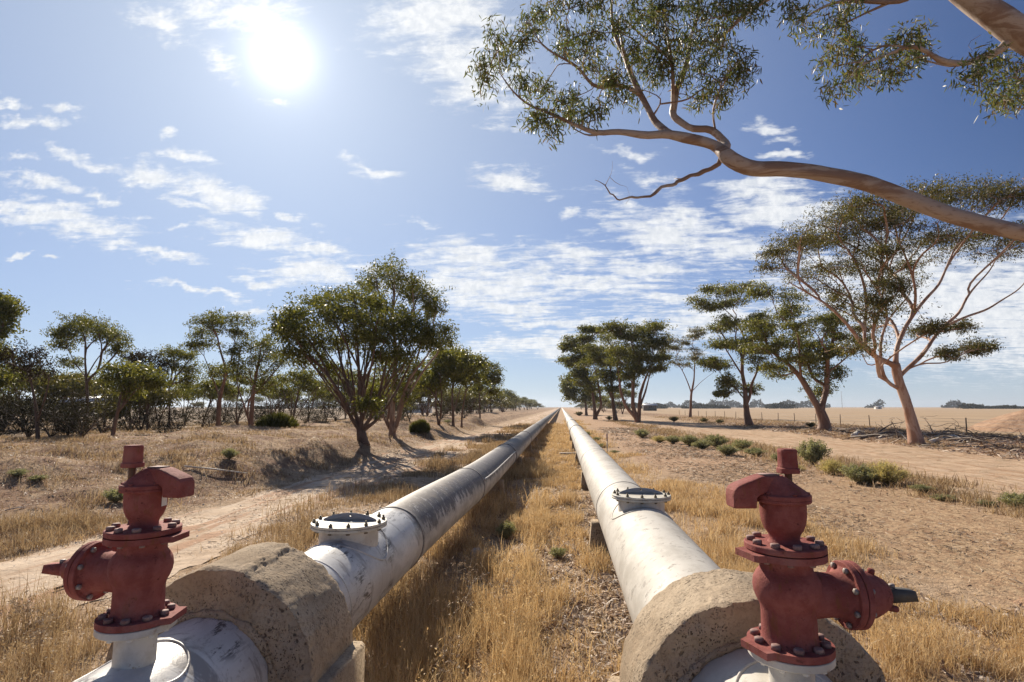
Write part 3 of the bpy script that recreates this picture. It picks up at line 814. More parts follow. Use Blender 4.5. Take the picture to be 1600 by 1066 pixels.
def air_valve(loc, rz, label, sticker=False, z_pipe=1.09):
    """origin on the valve axis at ground level; the outlet points to local +x"""
    root = empty('air_valve', loc, rz, label, 'valve', 'red valves on top of the pipes')
    rng = random.Random(5)
    red, white = M['red'], M['pale_paint']
    g = Geo(); revolve(g, [(.082, z_pipe-.06), (.080, z_pipe+.01), (.078, 1.222)], 40, cap=False); neck = g.build('inlet_neck', white, root, angle=35)
    g = Geo(); revolve(g, [(.07, 1.214), (.146, 1.214), (.150, 1.218), (.150, 1.240), (.148, 1.243), (.07, 1.243)], 64, cap=False)
    wf = g.build('inlet_flange', white, root, angle=30)
    for i in range(10):
        a = (i+.4)/10*2*math.pi; hexbolt(wf, (.122*math.cos(a), .122*math.sin(a), 1.2135), (0, 0, -1), .013, .014, 'sticker', i)
    # lower red flange with its cut lug
    lug = (R(196), .168, .075)
    g = Geo(); prism(g, disc_outline(.151, lug), 1.2465, 1.272); lf = g.build('lower_flange', red, root, angle=30)
    for i in range(10):
        a = (i+.15)/10*2*math.pi; hexbolt(lf, (.122*math.cos(a), .122*math.sin(a), 1.272), (0, 0, 1), .0185, .017, 'bolt', i*.7)
    # cast body: barrel with a belly, and the side branch grown out of it
    prof = [(.106, 1.2722), (.100, 1.283), (.098, 1.30), (.097, 1.385), (.1005, 1.402), (.111, 1.422), (.1195, 1.446), (.1225, 1.470), (.119, 1.496), (.108, 1.518), (.0975, 1.530), (.0945, 1.538), (.094, 1.562), (.099, 1.5795)]
    g = Geo(); revolve(g, prof, 72, cap=False); body = g.build('valve_body', red, root, angle=40)
    g = Geo(); Mx = lookz((0.0, 0, 1.437), (1, 0, 0))
    revolve(g, [(.088, .02), (.084, .09), (.080, .15), (.081, .185), (.090, .205), (.104, .214)], 48, Mx, cap=False); g.build('side_branch', red, body, angle=40)
    g = Geo(); revolve(g, [(.06, .2135), (.119, .2135), (.1225, .217), (.1225, .236), (.120, .2385), (.06, .2385)], 64, Mx, cap=False); of = g.build('outlet_flange', red, root, angle=30)
    for i in range(8):
        a = (i+.5)/8*2*math.pi; c, s = math.cos(a)*.105, math.sin(a)*.105
        hexbolt(of, (.2132, c, 1.437+s), (-1, 0, 0), .0115, .013, 'bare_bolt', i)
        hexbolt(of, (.265, c, 1.437+s), (1, 0, 0), .010, .010, 'bare_bolt', i)
    cone_prof = [(.10, .2415), (.120, .2415), (.1225, .2445), (.1225, .261), (.118, .265), (.094, .268), (.088, .275), (.084, .315), (.070, .345), (.058, .368), (.050, .376), (.0, .376)]
    if sticker: cone_prof = cone_prof[:5]+[(.100, .270), (.070, .279), (.056, .290), (.052, .330), (.046, .366), (.040, .376), (0, .376)]
    g = Geo(); revolve(g, cone_prof, 64, Mx, cap=False)
    cone = g.build('outlet_cone', red, root, angle=35)
    g = Geo(); revolve(g, [(.013, -.004), (.013, .012), (.010, .016)], 10, lookz((.322, -.01, 1.519 if not sticker else 1.486), (.2, 0, 1))); g.build('cone_boss', red, cone)
    g = Geo(); revolve(g, [(.011, -.02), (.012, .03), (.010, .034)], 10, lookz((.362, -.035, 1.400), (.8, -.2, -.1))); g.build('cone_boss', red, cone)
    # square tapered key sticking out of the cone
    g = Geo()
    pts0 = np.array([(.376, -.026, 1.411), (.376, .026, 1.411), (.376, .026, 1.463), (.376, -.026, 1.463)])
    pts1 = np.array([(.492, -.021, 1.416), (.492, .021, 1.416), (.484, .021, 1.452), (.484, -.021, 1.452)])
    g.add(np.vstack([pts0, pts1]), [(0, 1, 5, 4), (1, 2, 6, 5), (2, 3, 7, 6), (3, 0, 4, 7), (4, 5, 6, 7), (3, 2, 1, 0)])
    key = g.build('outlet_key', M['key'] if not sticker else red, root)
    hexbolt(key, (.406, 0, 1.459), (0, 0, 1), .012, .016, 'bare_bolt')
    # middle pair of flanges
    g = Geo(); prism(g, disc_outline(.146, (R(190), .170, .070)), 1.5798, 1.604); mf = g.build('middle_flange', red, root, angle=30)
    for i in range(9):
        a = (i+.3)/9*2*math.pi; hexbolt(mf, (.120*math.cos(a), .120*math.sin(a), 1.5796), (0, 0, -1), .012, .012, 'bolt', i)
    g = Geo(); revolve(g, [(.0, 1.6075), (.143, 1.6075), (.146, 1.6105), (.146, 1.628), (.143, 1.631), (.062, 1.633), (.05, 1.633)], 64, cap=False)
    cf = g.build('chamber_flange', red, root, angle=30)
    for i in range(10):
        a = (i+.35)/10*2*math.pi; hexbolt(cf, (.120*math.cos(a), .120*math.sin(a), 1.6312), (0, 0, 1), .0175, .016, 'bolt', i*.6)
    # float chamber
    g = Geo(); revolve(g, [(.062, 1.6332), (.056, 1.640), (.054, 1.650), (.058, 1.664), (.070, 1.682), (.079, 1.705), (.0835, 1.735), (.0845, 1.775), (.0835, 1.785)], 56, cap=False)
    ch = g.build('float_chamber', red, root, angle=40)
    if sticker:
        g = Geo(); a = np.linspace(R(176), R(200), 8)
        V = [( .0853*math.cos(t), .0853*math.sin(t), z) for z in (1.722, 1.778) for t in a]
        g.add(V, [(i, i+1, 8+i+1, 8+i) for i in range(7)]); g.build('sticker', M['sticker'], ch)
    # top flange with the hood cast onto it
    g = Geo(); revolve(g, [(.0, 1.7853), (.100, 1.7853), (.1035, 1.789), (.1035, 1.797), (.1015, 1.7985)], 64, cap=False)
    revolve(g, [(.1015, 1.7985), (.1035, 1.800), (.1035, 1.813), (.100, 1.817), (0, 1.817)], 64, cap=False)
    tf = g.build('top_flange', red, root, angle=30)
    for i in range(6):
        a = (i+.55)/6*2*math.pi; hexbolt(tf, (.086*math.cos(a), .086*math.sin(a), 1.8171), (0, 0, 1), .0125, .008, 'red', i)
    # hood: sections swept from the dome out along local -x and down to a mouth
    sec = []
    def section(cx, cz, w, hh, tilt, rnd=.35):
        # rounded box section standing across the hood axis; tilt turns it from upright to level
        P = []
        for i in range(28):
            a = i/28*2*math.pi; c, s = math.cos(a), math.sin(a); e = 2/3.6
            py = w*math.copysign(abs(c)**e, c); pz = hh*math.copysign(abs(s)**e, s)
            P.append((cx-pz*math.sin(tilt)*1.0, py, cz+pz*math.cos(tilt)))
        return P
    g = Geo()
    # low cone rising from the flange to the flat pad
    base = [(1.8172, .0945, .092, .0), (1.823, .0915, .0885, .0), (1.850, .068, .066, -.014), (1.880, .043, .043, -.030), (1.8855, .036, .037, -.033)]
    V = []; n = 40
    for (zz, rx, ry, ox) in base:
        for i in range(n):
            a = i/n*2*math.pi; V.append((ox+rx*math.cos(a), ry*math.sin(a), zz))
    q = [(k*n+i, k*n+(i+1) % n, (k+1)*n+(i+1) % n, (k+1)*n+i) for k in range(len(base)-1) for i in range(n)]
    V.append((base[-1][3], 0, base[-1][0])); g.add(V, q, [(len(base)*n, (len(base)-1)*n+i, (len(base)-1)*n+(i+1) % n) for i in range(n)])
    # arm: box-like sections from the pad out and down to the square mouth
    n = 36; V = []
    arm = [(-.000, 1.884, 1.822, .036), (-.045, 1.886, 1.820, .041), (-.088, 1.886, 1.818, .044), (-.105, 1.881, 1.812, .045), (-.118, 1.876, 1.800, .046), (-.1205, 1.875, 1.764, .046), (-.150, 1.864, 1.764, .047), (-.178, 1.853, 1.764, .047), (-.193, 1.844, 1.764, .046), (-.202, 1.832, 1.765, .043), (-.2055, 1.818, 1.768, .038)]
    for (ax, zt, zb, hw) in arm:
        for i in range(n):
            a = i/n*2*math.pi; c, s_ = math.cos(a), math.sin(a); e = 2/9.0
            V.append((ax, hw*math.copysign(abs(c)**e, c), (zt+zb)/2+(zt-zb)/2*math.copysign(abs(s_)**e, s_)))
    q = [(k*n+i, (k+1)*n+i, (k+1)*n+(i+1) % n, k*n+(i+1) % n) for k in range(len(arm)-1) for i in range(n)]
    V.append((-.206, 0, 1.795)); g.add(V, q, [(len(arm)*n, (len(arm)-1)*n+(i+1) % n, (len(arm)-1)*n+i) for i in range(n)])
    hood = g.build('hood', red, root, angle=22)
    g = Geo(); box(g, (-.052, 0, 1.8885), (.064, .060, .004)); g.build('hood_pad', M['bolt'], hood)
    # spindle with its square cap behind the hood
    sx, sy = .047, .036
    g = Geo(); revolve(g, [(.014, 1.815), (.014, 1.90)], 14, lookz((sx, sy, 0), (0, 0, 1))); g.build('spindle', M['spindle'], root, smooth=False)
    g = Geo(); 
    def sq(h, zz, rd=.3):
        P = []
        for i in range(32):
            a = i/32*2*math.pi; c, s = math.cos(a), math.sin(a); e = 2/3.4
            P.append((sx+h*math.copysign(abs(c)**e, c), sy+h*math.copysign(abs(s)**e, s), zz))
        return P
    rows = [sq(.020, 1.889), sq(.0370, 1.889), sq(.0385, 1.893), sq(.0375, 1.908), sq(.0335, 1.911), sq(.0318, 1.968), sq(.0325, 1.970), sq(.0320, 1.980), sq(.0290, 1.984), sq(.004, 1.984)]
    V = [p for s in rows for p in s]; n = 32
    g.add(V, [(k*n+i, k*n+(i+1) % n, (k+1)*n+(i+1) % n, (k+1)*n+i) for k in range(len(rows)-1) for i in range(n)])
    g.build('spindle_cap', red, root, angle=35)
    return root

air_valve((.853, 2.354, 0), R(6), 'red valve on the right pipe with its outlet and dark key pointing right', z_pipe=1.10)
air_valve((-1.815, 2.41, 0), R(180-6), 'red valve on the left pipe with its outlet pointing left and a white sticker', sticker=True, z_pipe=1.07)

# ---------------------------------------------------------------- trees
def at_ground(px, py):
    z = 0.0
    for _ in range(30):
        p = at_z(px, py, z); z = .5*z+.5*GH(p[0], p[1])
    return np.array([p[0], p[1], GH(p[0], p[1])])

class Skel:
    """branch skeleton: new limbs leave the nearest fitting place of the old ones"""
    def __init__(s, seed, n=16000):
        s.P = np.zeros((n, 3)); s.par = np.full(n, -1, int); s.len = np.zeros(n); s.ok = np.zeros(n, bool)
        s.fix = np.zeros(n); s.n = 0; s.rng = np.random.default_rng(seed)
    def node(s, p, par, ok=True, fix=0.0):
        i = s.n; s.n += 1; s.P[i] = p; s.par[i] = par; s.ok[i] = ok; s.fix[i] = fix
        s.len[i] = 0 if par < 0 else s.len[par]+np.linalg.norm(p-s.P[par]); return i
    def poly(s, pts, radii=None, step=.35, ok_from=0.0, attach=True, smooth=2):
        """limb given point by point; joined to the nearest node when it is not the first"""
        pts = np.array(pts, float)
        par = -1
        if s.n and attach:
            j = int(np.argmin(np.linalg.norm(s.P[:s.n]-pts[0], axis=1))); par = j; pts[0] = s.P[j]
        # smooth the corners
        seg = np.linalg.norm(np.diff(pts, axis=0), axis=1); t = np.concatenate([[0], np.cumsum(seg)])
        m = max(3, int(t[-1]/step)); tt = np.linspace(0, t[-1], m+1)
        Q = np.stack([np.interp(tt, t, pts[:, k]) for k in range(3)], 1)
        for _ in range(smooth): Q[1:-1] = .25*Q[:-2]+.5*Q[1:-1]+.25*Q[2:]
        rr = np.zeros(m+1) if radii is None else np.interp(tt/t[-1], np.linspace(0, 1, len(radii)), radii)
        first = par < 0
        last = s.node(Q[0], -1, False, rr[0]) if first else par
        for i in range(1, m+1): last = s.node(Q[i], last, tt[i] >= ok_from, rr[i])
        return last
    def grow(s, t, alpha=.7, step=.5, wig=.06, near=None):
        n = s.n; d = np.linalg.norm(s.P[:n]-t, axis=1)
        cost = d+alpha*s.len[:n]; cost[~s.ok[:n]] = 1e9
        below = s.P[:n, 2] > t[2]+.15*d; cost = cost+below*.8*d
        j = int(np.argmin(cost)); p0 = s.P[j]; D = np.linalg.norm(t-p0)
        if D < 1e-3: return j
        dirp = (p0-s.P[s.par[j]]) if s.par[j] >= 0 else np.array([0, 0, 1.0]); dirp = dirp/(np.linalg.norm(dirp)+1e-9)
        c = p0+dirp*D*.35+np.array([0, 0, .06*D])+s.rng.normal(0, wig*D, 3)
        m = max(2, int(D/step)); last = j
        side = s.rng.normal(0, wig*D*.5, 3)
        for k in range(1, m+1):
            u = k/m; q = (1-u)**2*p0+2*u*(1-u)*c+u*u*t+side*math.sin(u*math.pi*2)
            last = s.node(q, last)
        return last
    def radii(s, r_tip, e=2.35, R0=None):
        n = s.n; w = np.zeros(n); has = np.zeros(n, bool)
        for i in range(n-1, -1, -1):
            if not has[i]: w[i] = 1.0
            if s.par[i] >= 0: w[s.par[i]] += w[i]; has[s.par[i]] = True
        r = r_tip*w**(1/e)
        if R0 is not None:
            k = math.log(R0/r_tip)/math.log(max(w.max(), 2)); r = r_tip*w**k
        f = s.fix[:n]; r = np.where(f > 0, f, r)
        # grown twigs never thicker than what carries them
        for i in range(n):
            if s.par[i] >= 0: r[i] = min(r[i], r[s.par[i]]*(1.0 if s.fix[i] == 0 else 1.15))
        return r
    def tubes(s, g, r, segs=(9, 6, 4), flare=0.0):
        n = s.n; kids = [[] for _ in range(n)]
        for i in range(n):
            if s.par[i] >= 0: kids[s.par[i]].append(i)
        starts = [i for i in range(n) if s.par[i] < 0]; stack = [(i, -1) for i in starts]
        rm = r.max()
        while stack:
            i, p = stack.pop(); path = [p] if p >= 0 else []; cur = i
            while True:
                path.append(cur); ks = kids[cur]
                if not ks: break
                b = max(ks, key=lambda k: r[k])
                for k in ks:
                    if k != b: stack.append((k, cur))
                cur = b
            rad = r[path].copy()
            if p >= 0: rad[0] = min(rad[0], rad[1]*1.25)
            elif flare:
                z = s.P[path, 2]-s.P[path[0], 2]; rad = rad*(1+flare*np.exp(-z/.45))
            sg = segs[0] if rad.max() > .35*rm else segs[1] if rad.max() > .12*rm else segs[2]
            tube(g, s.P[path], rad, sg, cap=True)

def leaves(g, C, L, W, rng, droop=.6, spread=1.0, curl=False):
    """leaf blades round the points C"""
    n = len(C); d = rng.normal(0, 1, (n, 3)); d[:, 2] -= droop*1.6; d /= np.linalg.norm(d, axis=1)[:, None]
    v = rng.normal(0, 1, (n, 3)); s = np.cross(d, v); s /= np.linalg.norm(s, axis=1)[:, None]+1e-9
    l = L*rng.uniform(.65, 1.25, n)[:, None]; w = W*rng.uniform(.7, 1.25, n)[:, None]
    if not curl:
        V = np.stack([C, C+d*l*.42+s*w*.5, C+d*l, C+d*l*.42-s*w*.5], 1).reshape(-1, 3)
        q = np.arange(n)[:, None]*4+np.arange(4)[None]; g.add(V, q)
    else:
        nn = np.cross(s, d); b = rng.uniform(-.18, .18, n)[:, None]
        m1 = C+d*l*.35+nn*l*b*.5; m2 = C+d*l*.7+nn*l*b
        e = C+d*l+nn*l*b*1.9
        V = np.stack([C, m1+s*w*.5, m1-s*w*.5, m2+s*w*.38, m2-s*w*.38, e], 1).reshape(-1, 3)
        o = np.arange(n)[:, None]*6
        g.add(V, o+np.array([[1, 3, 4, 2]]), np.concatenate([o+np.array([[0, 1, 2]]), o+np.array([[3, 5, 4]])]))

def make_tree(name, base, limbs, clumps, seed, R0=.25, r_tip=.012, bark='brown_bark', leaf='leaf_olive',
              alpha=.7, sub=6, nleaf=120, L=.16, W=.05, rs=.45, ok_from=1.5, droop=.5, wig=.06, twig_alpha=.35,
              label=None, cat='tree', group=None, curl=False, flat=.55, flare=.35, twigs=0, segs=(9, 6, 4), step=.5, bare=()):
    """limbs: [(points, radii or None)]; clumps: [(centre, rx, ry, rz)] in world space"""
    base = np.array(base, float); S = Skel(seed); rng = S.rng
    for k, (pts, rad) in enumerate(limbs):
        S.poly(np.array(pts)-base, rad, ok_from=ok_from if k == 0 else .15*np.linalg.norm(np.array(pts[-1])-np.array(pts[0])))
    ref = S.P[S.n-1] if len(limbs) == 1 else S.P[:S.n][S.ok[:S.n]].mean(0) if S.ok[:S.n].any() else S.P[0]
    cl = [(np.array(c)-base, rx, ry, rz) for c, rx, ry, rz in clumps]
    cl.sort(key=lambda q: np.linalg.norm(q[0]-S.P[0]))
    tips = []
    for c, rx, ry, rz in cl: S.grow(c-np.array([0, 0, .35*rz]), alpha, step, wig)
    for c, rx, ry, rz in cl:
        m = max(4, int(round(1.35*sub*(rx*rz)**.5)))
        for _ in range(m):
            a = rng.uniform(0, 2*math.pi); u = rng.uniform(.15, 1)**.5
            q = c+np.array([rx*u*math.cos(a)*.9, ry*u*math.sin(a)*.9, rz*(rng.uniform(-.25, .75))*math.sqrt(max(1-u*u*.8, 0))])
            S.grow(q, twig_alpha, step*.7, wig); tips.append((q, rx, rz))
    for t in bare: S.grow(np.array(t)-base, alpha, step, wig*1.6)
    # fine twigs towards the leaves
    C = []
    for q, rx, rz in tips:
        k = int(nleaf*rng.uniform(.6, 1.4)); rr = rs*min(1.0, .5+.5*rx)
        # leaves gather in small sprays round the twig end
        ns = max(3, k//12); sp = q+rng.normal(0, 1, (ns, 3))*np.array([rr, rr, rr*flat])
        for j in range(ns):
            C.append(sp[j]+rng.normal(0, 1, (12, 3))*np.array([.16, .16, .12])*(rr/.45))
        if twigs:
            for j in rng.choice(ns, min(twigs, ns), replace=False): S.grow(sp[j], .15, step*.6, wig)
    r = S.radii(r_tip, R0=R0)
    root = empty(name, base, 0, label, cat, group)
    g = Geo(); S.tubes(g, r, segs, flare); g.build('trunk', M[bark], root, smooth=True)
    if C:
        g = Geo(); leaves(g, np.concatenate(C), L, W, rng, droop, curl=curl); g.build('crown', M[leaf], root)
    return root

def px_tree(name, base_px, limbs, clumps, conv, seed, depth=1.0, Y=None, sink=.15, padx=1.0, padz=1.0, fill=0, **kw):
    """tree whose limbs and leaf masses were measured in the photograph; conv turns measured units into photo pixels.
    Every mass gets its own distance inside a round crown"""
    rng = np.random.default_rng(seed+100)
    b = at_ground(*base_px) if Y is None else None
    if b is None:
        p = at_y(*base_px, Y); b = np.array([p[0], Y, GH(p[0], Y)])
    ppm = FPX/ (b@_F - EYE@_F)     # pixels per metre there
    lim = []
    cx = np.mean([conv(c[0], c[1])[0] for c in clumps]); half = (max(conv(c[0], c[1])[0] for c in clumps)-min(conv(c[0], c[1])[0] for c in clumps))/2/ppm
    for k, (pts, rad) in enumerate(limbs):
        P = []; off = rng.uniform(-.35, .35); L0 = conv(*pts[0])
        for j, q in enumerate(pts):
            a = conv(*q); dist = math.hypot(a[0]-L0[0], a[1]-L0[1])/ppm
            w = at_y(a[0], a[1], b[1]+(off*dist if k else 0)*depth); P.append(w)
        if k == 0: P[0] = b-np.array([0, 0, sink])
        lim.append((P, rad))
    cl = []
    for (x, y, rx, ry) in clumps:
        a = conv(x, y); e = conv(x+rx, y+ry)
        rxm, rzm = (e[0]-a[0])/ppm*padx, (e[1]-a[1])/ppm*padz
        t = (a[0]-cx)/ppm/max(half, .1); room = half*math.sqrt(max(1-t*t*.9, .08))
        w = at_y(a[0], a[1], b[1]+rng.uniform(-1, 1)*room*depth*.85)
        cl.append((w, rxm, rxm, rzm))
        for _k in range(fill):
            o = rng.uniform(-1, 1, 3)*np.array([rxm*1.15, rxm*1.0, rzm*1.1]); q_ = rng.uniform(.40, .65); cl.append((w+o-np.array([0, 0, abs(o[0])*.12]), rxm*q_, rxm*q_, rzm*q_*1.2))
    return make_tree(name, b, lim, cl, seed, **kw)

c5 = lambda x, y: (400+x/3.2, 400+y/3.2)
c4 = lambda x, y: (x/3.2, 400+y/3.2)
c6 = lambda x, y: (860+x/3.636, 480+y/3.636)
c7 = lambda x, y: (1150+x/2.422, 280+y/2.422)
c8 = lambda x, y: (740+x/3.135, y/3.135)
c9 = lambda x, y: (1100+x/2.664, y/2.664)
pp = lambda x, y: (x, y)

GUMS = 'gum trees along the right track'
# the pale salmon gum at the right
px_tree('gum_tree', (1432, 695), [
 ([(690,1000),(672,940),(655,880),(630,800),(612,760),(604,705)], [.35,.31,.28,.26,.25,.25]),
 ([(604,705),(560,688),(520,668),(480,635),(455,590),(425,555),(390,515),(340,470),(270,430),(200,390)], [0.148,0.141,0.126,0.111,0.0962,0.0814,0.074,0.0592,0.0444,0.0296]),
 ([(475,628),(485,560),(495,490),(490,420),(470,350),(440,290),(400,240)], [0.104,0.0962,0.0888,0.0814,0.0666,0.0518,0.0296]),
 ([(495,480),(540,420),(560,350),(550,270),(550,190)], [0.0666,0.0592,0.0518,0.037,0.0222]),
 ([(602,705),(606,640),(640,560),(680,500),(720,450),(770,400),(790,350),(815,290),(850,220)], [0.148,0.126,0.111,0.0962,0.0888,0.074,0.0592,0.0444,0.0296]),
 ([(680,500),(682,430),(668,360),(640,290),(610,220),(600,150)], [0.0888,0.074,0.0666,0.0518,0.037,0.0222]),
 ([(612,745),(650,715),(700,672),(740,615),(770,570),(800,545),(850,505),(870,450),(910,400),(960,350),(990,290)], [0.126,0.118,0.111,0.0962,0.0888,0.0814,0.0666,0.0592,0.0444,0.037,0.0222]),
 ([(800,545),(870,520),(950,495),(1010,455),(1070,420),(1110,370)], [0.074,0.0666,0.0592,0.0444,0.037,0.0222]),
 ([(605,800),(575,775),(555,745),(548,690),(545,620),(565,550),(600,500),(650,450),(670,400)], [0.111,0.104,0.0962,0.0888,0.074,0.0592,0.0518,0.037,0.0222]),
 ([(650,718),(710,692),(760,700),(810,695),(845,660),(890,640)], [0.0518,0.0444,0.037,0.0333,0.0259,0.0148]),
 ([(560,690),(520,705),(490,715),(488,670),(470,640)], [0.037,0.0333,0.0296,0.0222,0.0148]),
], [(820,62,130,34),(740,40,80,20),(900,70,80,30),(1045,80,90,42),(1000,50,60,24),(560,100,110,26),(640,110,70,24),(470,120,90,34),(400,150,80,34),(330,170,80,28),(240,235,80,34),(180,270,50,24),(310,250,70,26),
 (390,225,80,26),(510,180,110,36),(520,260,80,30),(600,270,60,22),(660,130,90,30),(760,160,90,30),(850,230,90,28),(930,200,60,30),(700,240,75,22),(1010,270,90,50),(1060,210,50,40),(690,315,60,24),(280,350,95,26),(180,320,60,24),
 (390,335,80,28),(490,345,70,26),(600,390,60,20),(360,420,70,26),(440,460,60,26),(590,445,40,22),(540,500,60,24),(530,560,46,22),(495,628,60,16),(560,400,40,22),
 (740,555,38,12),(690,578,42,12),(850,562,26,11),(890,632,50,15),(935,640,22,9),(795,655,22,7)],
 c7, 11, depth=.75, padx=1.15, padz=.95, fill=1, bark='salmon_bark', leaf='leaf_olive', R0=.40, r_tip=.009, sub=6.5, nleaf=175, L=.16, W=.050, rs=.48, flat=.46, alpha=.72, twigs=3, ok_from=99,
 segs=(14, 8, 4),
 label='tall pale salmon gum leaning left, nearest to the red earth heap', group=GUMS)

px_tree('gum_tree', (1287, 673), [
 ([(352,950),(335,915),(320,880)], [.50,.42,.40]),
 ([(320,880),(285,820),(245,750),(200,700),(140,660),(80,600)], [.30,.27,.23,.14,.10,.05]),
 ([(320,885),(342,800),(345,740),(345,680),(365,620),(370,560)], [.27,.24,.22,.20,.15,.08]),
 ([(245,750),(240,650),(235,580),(200,550),(160,510)], [.12,.10,.08,.06,.03]),
 ([(235,580),(215,520),(205,470)], [.06,.04,.02]),
 ([(345,730),(390,700),(440,655),(470,640)], [.09,.07,.05,.02]),
], [(250,630,75,34),(190,610,60,30),(120,640,60,30),(170,680,60,28),(110,590,50,24),(70,560,50,24),(310,580,62,36),(330,540,55,30),(370,520,45,24),(300,640,50,30),(250,690,50,28),(400,600,50,24),(450,620,45,20),
 (180,500,60,20),(140,440,80,26),(210,510,50,18),(90,420,60,24),(290,730,55,46),(310,790,40,34),(370,740,36,34),(180,735,48,26),(340,660,40,26),(230,560,40,20),(270,680,46,34),(380,660,30,20),(60,640,40,26)],
 c7, 12, depth=.8, padx=1.1, padz=1.0, fill=1, bark='red_bark', leaf='leaf_green', R0=.5, r_tip=.016, sub=4.0, nleaf=135, L=.23, W=.085, rs=.50, flat=.40, alpha=.55, twigs=1, ok_from=99,
 label='forked gum with a red brown trunk left of the pale salmon gum', group=GUMS)

px_tree('gum_tree', (1170, 665), [
 ([(1132,672),(1115,600),(1110,540),(1105,450),(1090,380),(1090,300),(1110,200)], [0.446,0.346,0.288,0.216,0.187,0.144,0.0864]),
 ([(1115,560),(1135,510),(1140,440),(1170,380),(1190,300)], [0.187,0.173,0.144,0.0864,0.0432]),
 ([(1090,390),(1060,340),(1010,260),(960,170)], [0.101,0.0864,0.0648,0.036]),
 ([(1100,540),(1070,480),(1020,440)], [0.072,0.0576,0.0288]),
 ([(1105,180),(1060,80),(1000,20),(940,-20)], [0.0864,0.072,0.0504,0.0288]),
], [(890,-5,70,20),(960,-20,60,22),(840,-40,50,18),(1060,-30,60,20),(1010,-90,80,22),(940,-110,60,18),(1090,-120,70,22),(1060,95,100,42),(1150,80,60,34),(1180,120,50,28),(960,120,66,28),(990,70,40,24),(950,212,66,24),(1010,200,40,22),(1180,180,60,36),(1130,250,66,36),(1210,240,40,24),
 (930,322,80,22),(880,310,40,20),(1000,330,44,22),(1040,440,66,36),(1000,400,40,24),(1010,480,48,24),(1150,455,36,22),(1150,300,70,34),(1090,220,60,40),(1200,60,40,24)],
 c6, 13, depth=.8, padx=1.1, padz=1.0, fill=1, bark='red_bark', leaf='leaf_green', R0=.55, r_tip=.02, sub=3.3, nleaf=140, L=.27, W=.10, rs=.55, flat=.38, alpha=.5, ok_from=5, twigs=1,
 label='tall gum with flat leaf layers and a thick red trunk behind the green weeds', group=GUMS)

px_tree('gum_tree', (1078, 653), [
 ([(793,630),(798,560),(800,495),(815,420),(820,330),(815,240)], [0.302,0.245,0.216,0.144,0.101,0.0576]),
 ([(800,495),(785,440),(760,380),(720,310)], [0.13,0.101,0.072,0.036]),
 ([(805,480),(850,430),(900,390),(930,370)], [0.0864,0.0576,0.036,0.0216]),
], [(815,132,66,14),(860,150,30,10),(710,186,40,13),(820,178,62,18),(740,235,56,18),(800,240,56,18),(670,272,44,14),(860,300,46,16),(770,330,54,18),(760,200,40,12),(700,230,30,14),(830,270,40,14),(740,300,30,12),(650,245,24,10)],
 c6, 14, depth=.8, padx=1.1, padz=1.0, fill=1, bark='red_bark', leaf='leaf_olive', R0=.4, r_tip=.02, sub=3.0, nleaf=105, L=.27, W=.10, rs=.5, flat=.4, alpha=.5, ok_from=9, twigs=1,
 label='slender open gum with sky through its crown, standing alone by the field', group=GUMS)

px_tree('gum_tree', (997, 661), [
 ([(505,658),(505,590),(510,500),(530,430),(560,360),(600,280)], [0.324,0.259,0.216,0.158,0.115,0.0576]),
 ([(470,660),(468,560),(470,450),(480,340),(470,230)], [0.346,0.274,0.216,0.144,0.072]),
 ([(438,642),(425,560),(400,480),(390,400),(380,320)], [0.274,0.216,0.173,0.115,0.0576]),
 ([(505,570),(540,480),(560,400),(590,330)], [0.144,0.13,0.0864,0.0432]),
], [(490,100,150,20),(400,110,60,18),(580,120,60,22),(430,165,66,24),(520,170,80,26),(600,170,62,26),(480,230,100,44),(560,230,80,40),(620,210,44,34),(470,290,66,30),(560,300,60,30),(440,340,50,26),(520,360,50,24),(600,300,40,24),(400,330,50,30),(620,340,26,12),(420,260,50,30),(540,130,90,24),(500,320,60,34),(450,400,40,24)],
 c6, 15, depth=.8, padx=1.1, padz=1.0, fill=1, bark='red_bark', leaf='leaf_green', R0=.5, r_tip=.02, sub=3.0, nleaf=160, L=.30, W=.12, rs=.6, flat=.38, alpha=.5, ok_from=6, twigs=1,
 label='flat topped gum with several leaning stems, tallest of the clump right of the pipes', group=GUMS)

px_tree('gum_tree', (962, 655), [
 ([(370,635),(358,560),(350,480),(345,400),(340,320)], [0.36,0.288,0.23,0.158,0.0864]),
 ([(355,530),(310,440),(290,380)], [0.144,0.101,0.0576]),
], [(340,240,70,30),(290,260,60,30),(390,280,50,30),(330,320,60,34),(400,400,60,40),(300,330,60,34),(350,390,60,40),(240,240,60,24),(330,190,60,20),(290,400,60,34),(360,460,40,24),(250,300,50,30)],
 c6, 16, depth=.8, padx=1.1, padz=1.0, fill=1, Y=88, bark='brown_bark', leaf='leaf_green', R0=.5, r_tip=.02, sub=3.0, nleaf=160, L=.30, W=.12, rs=.6, flat=.38, alpha=.5, ok_from=6, twigs=1,
 label='dense dark gum just left of the flat topped gum', group=GUMS)

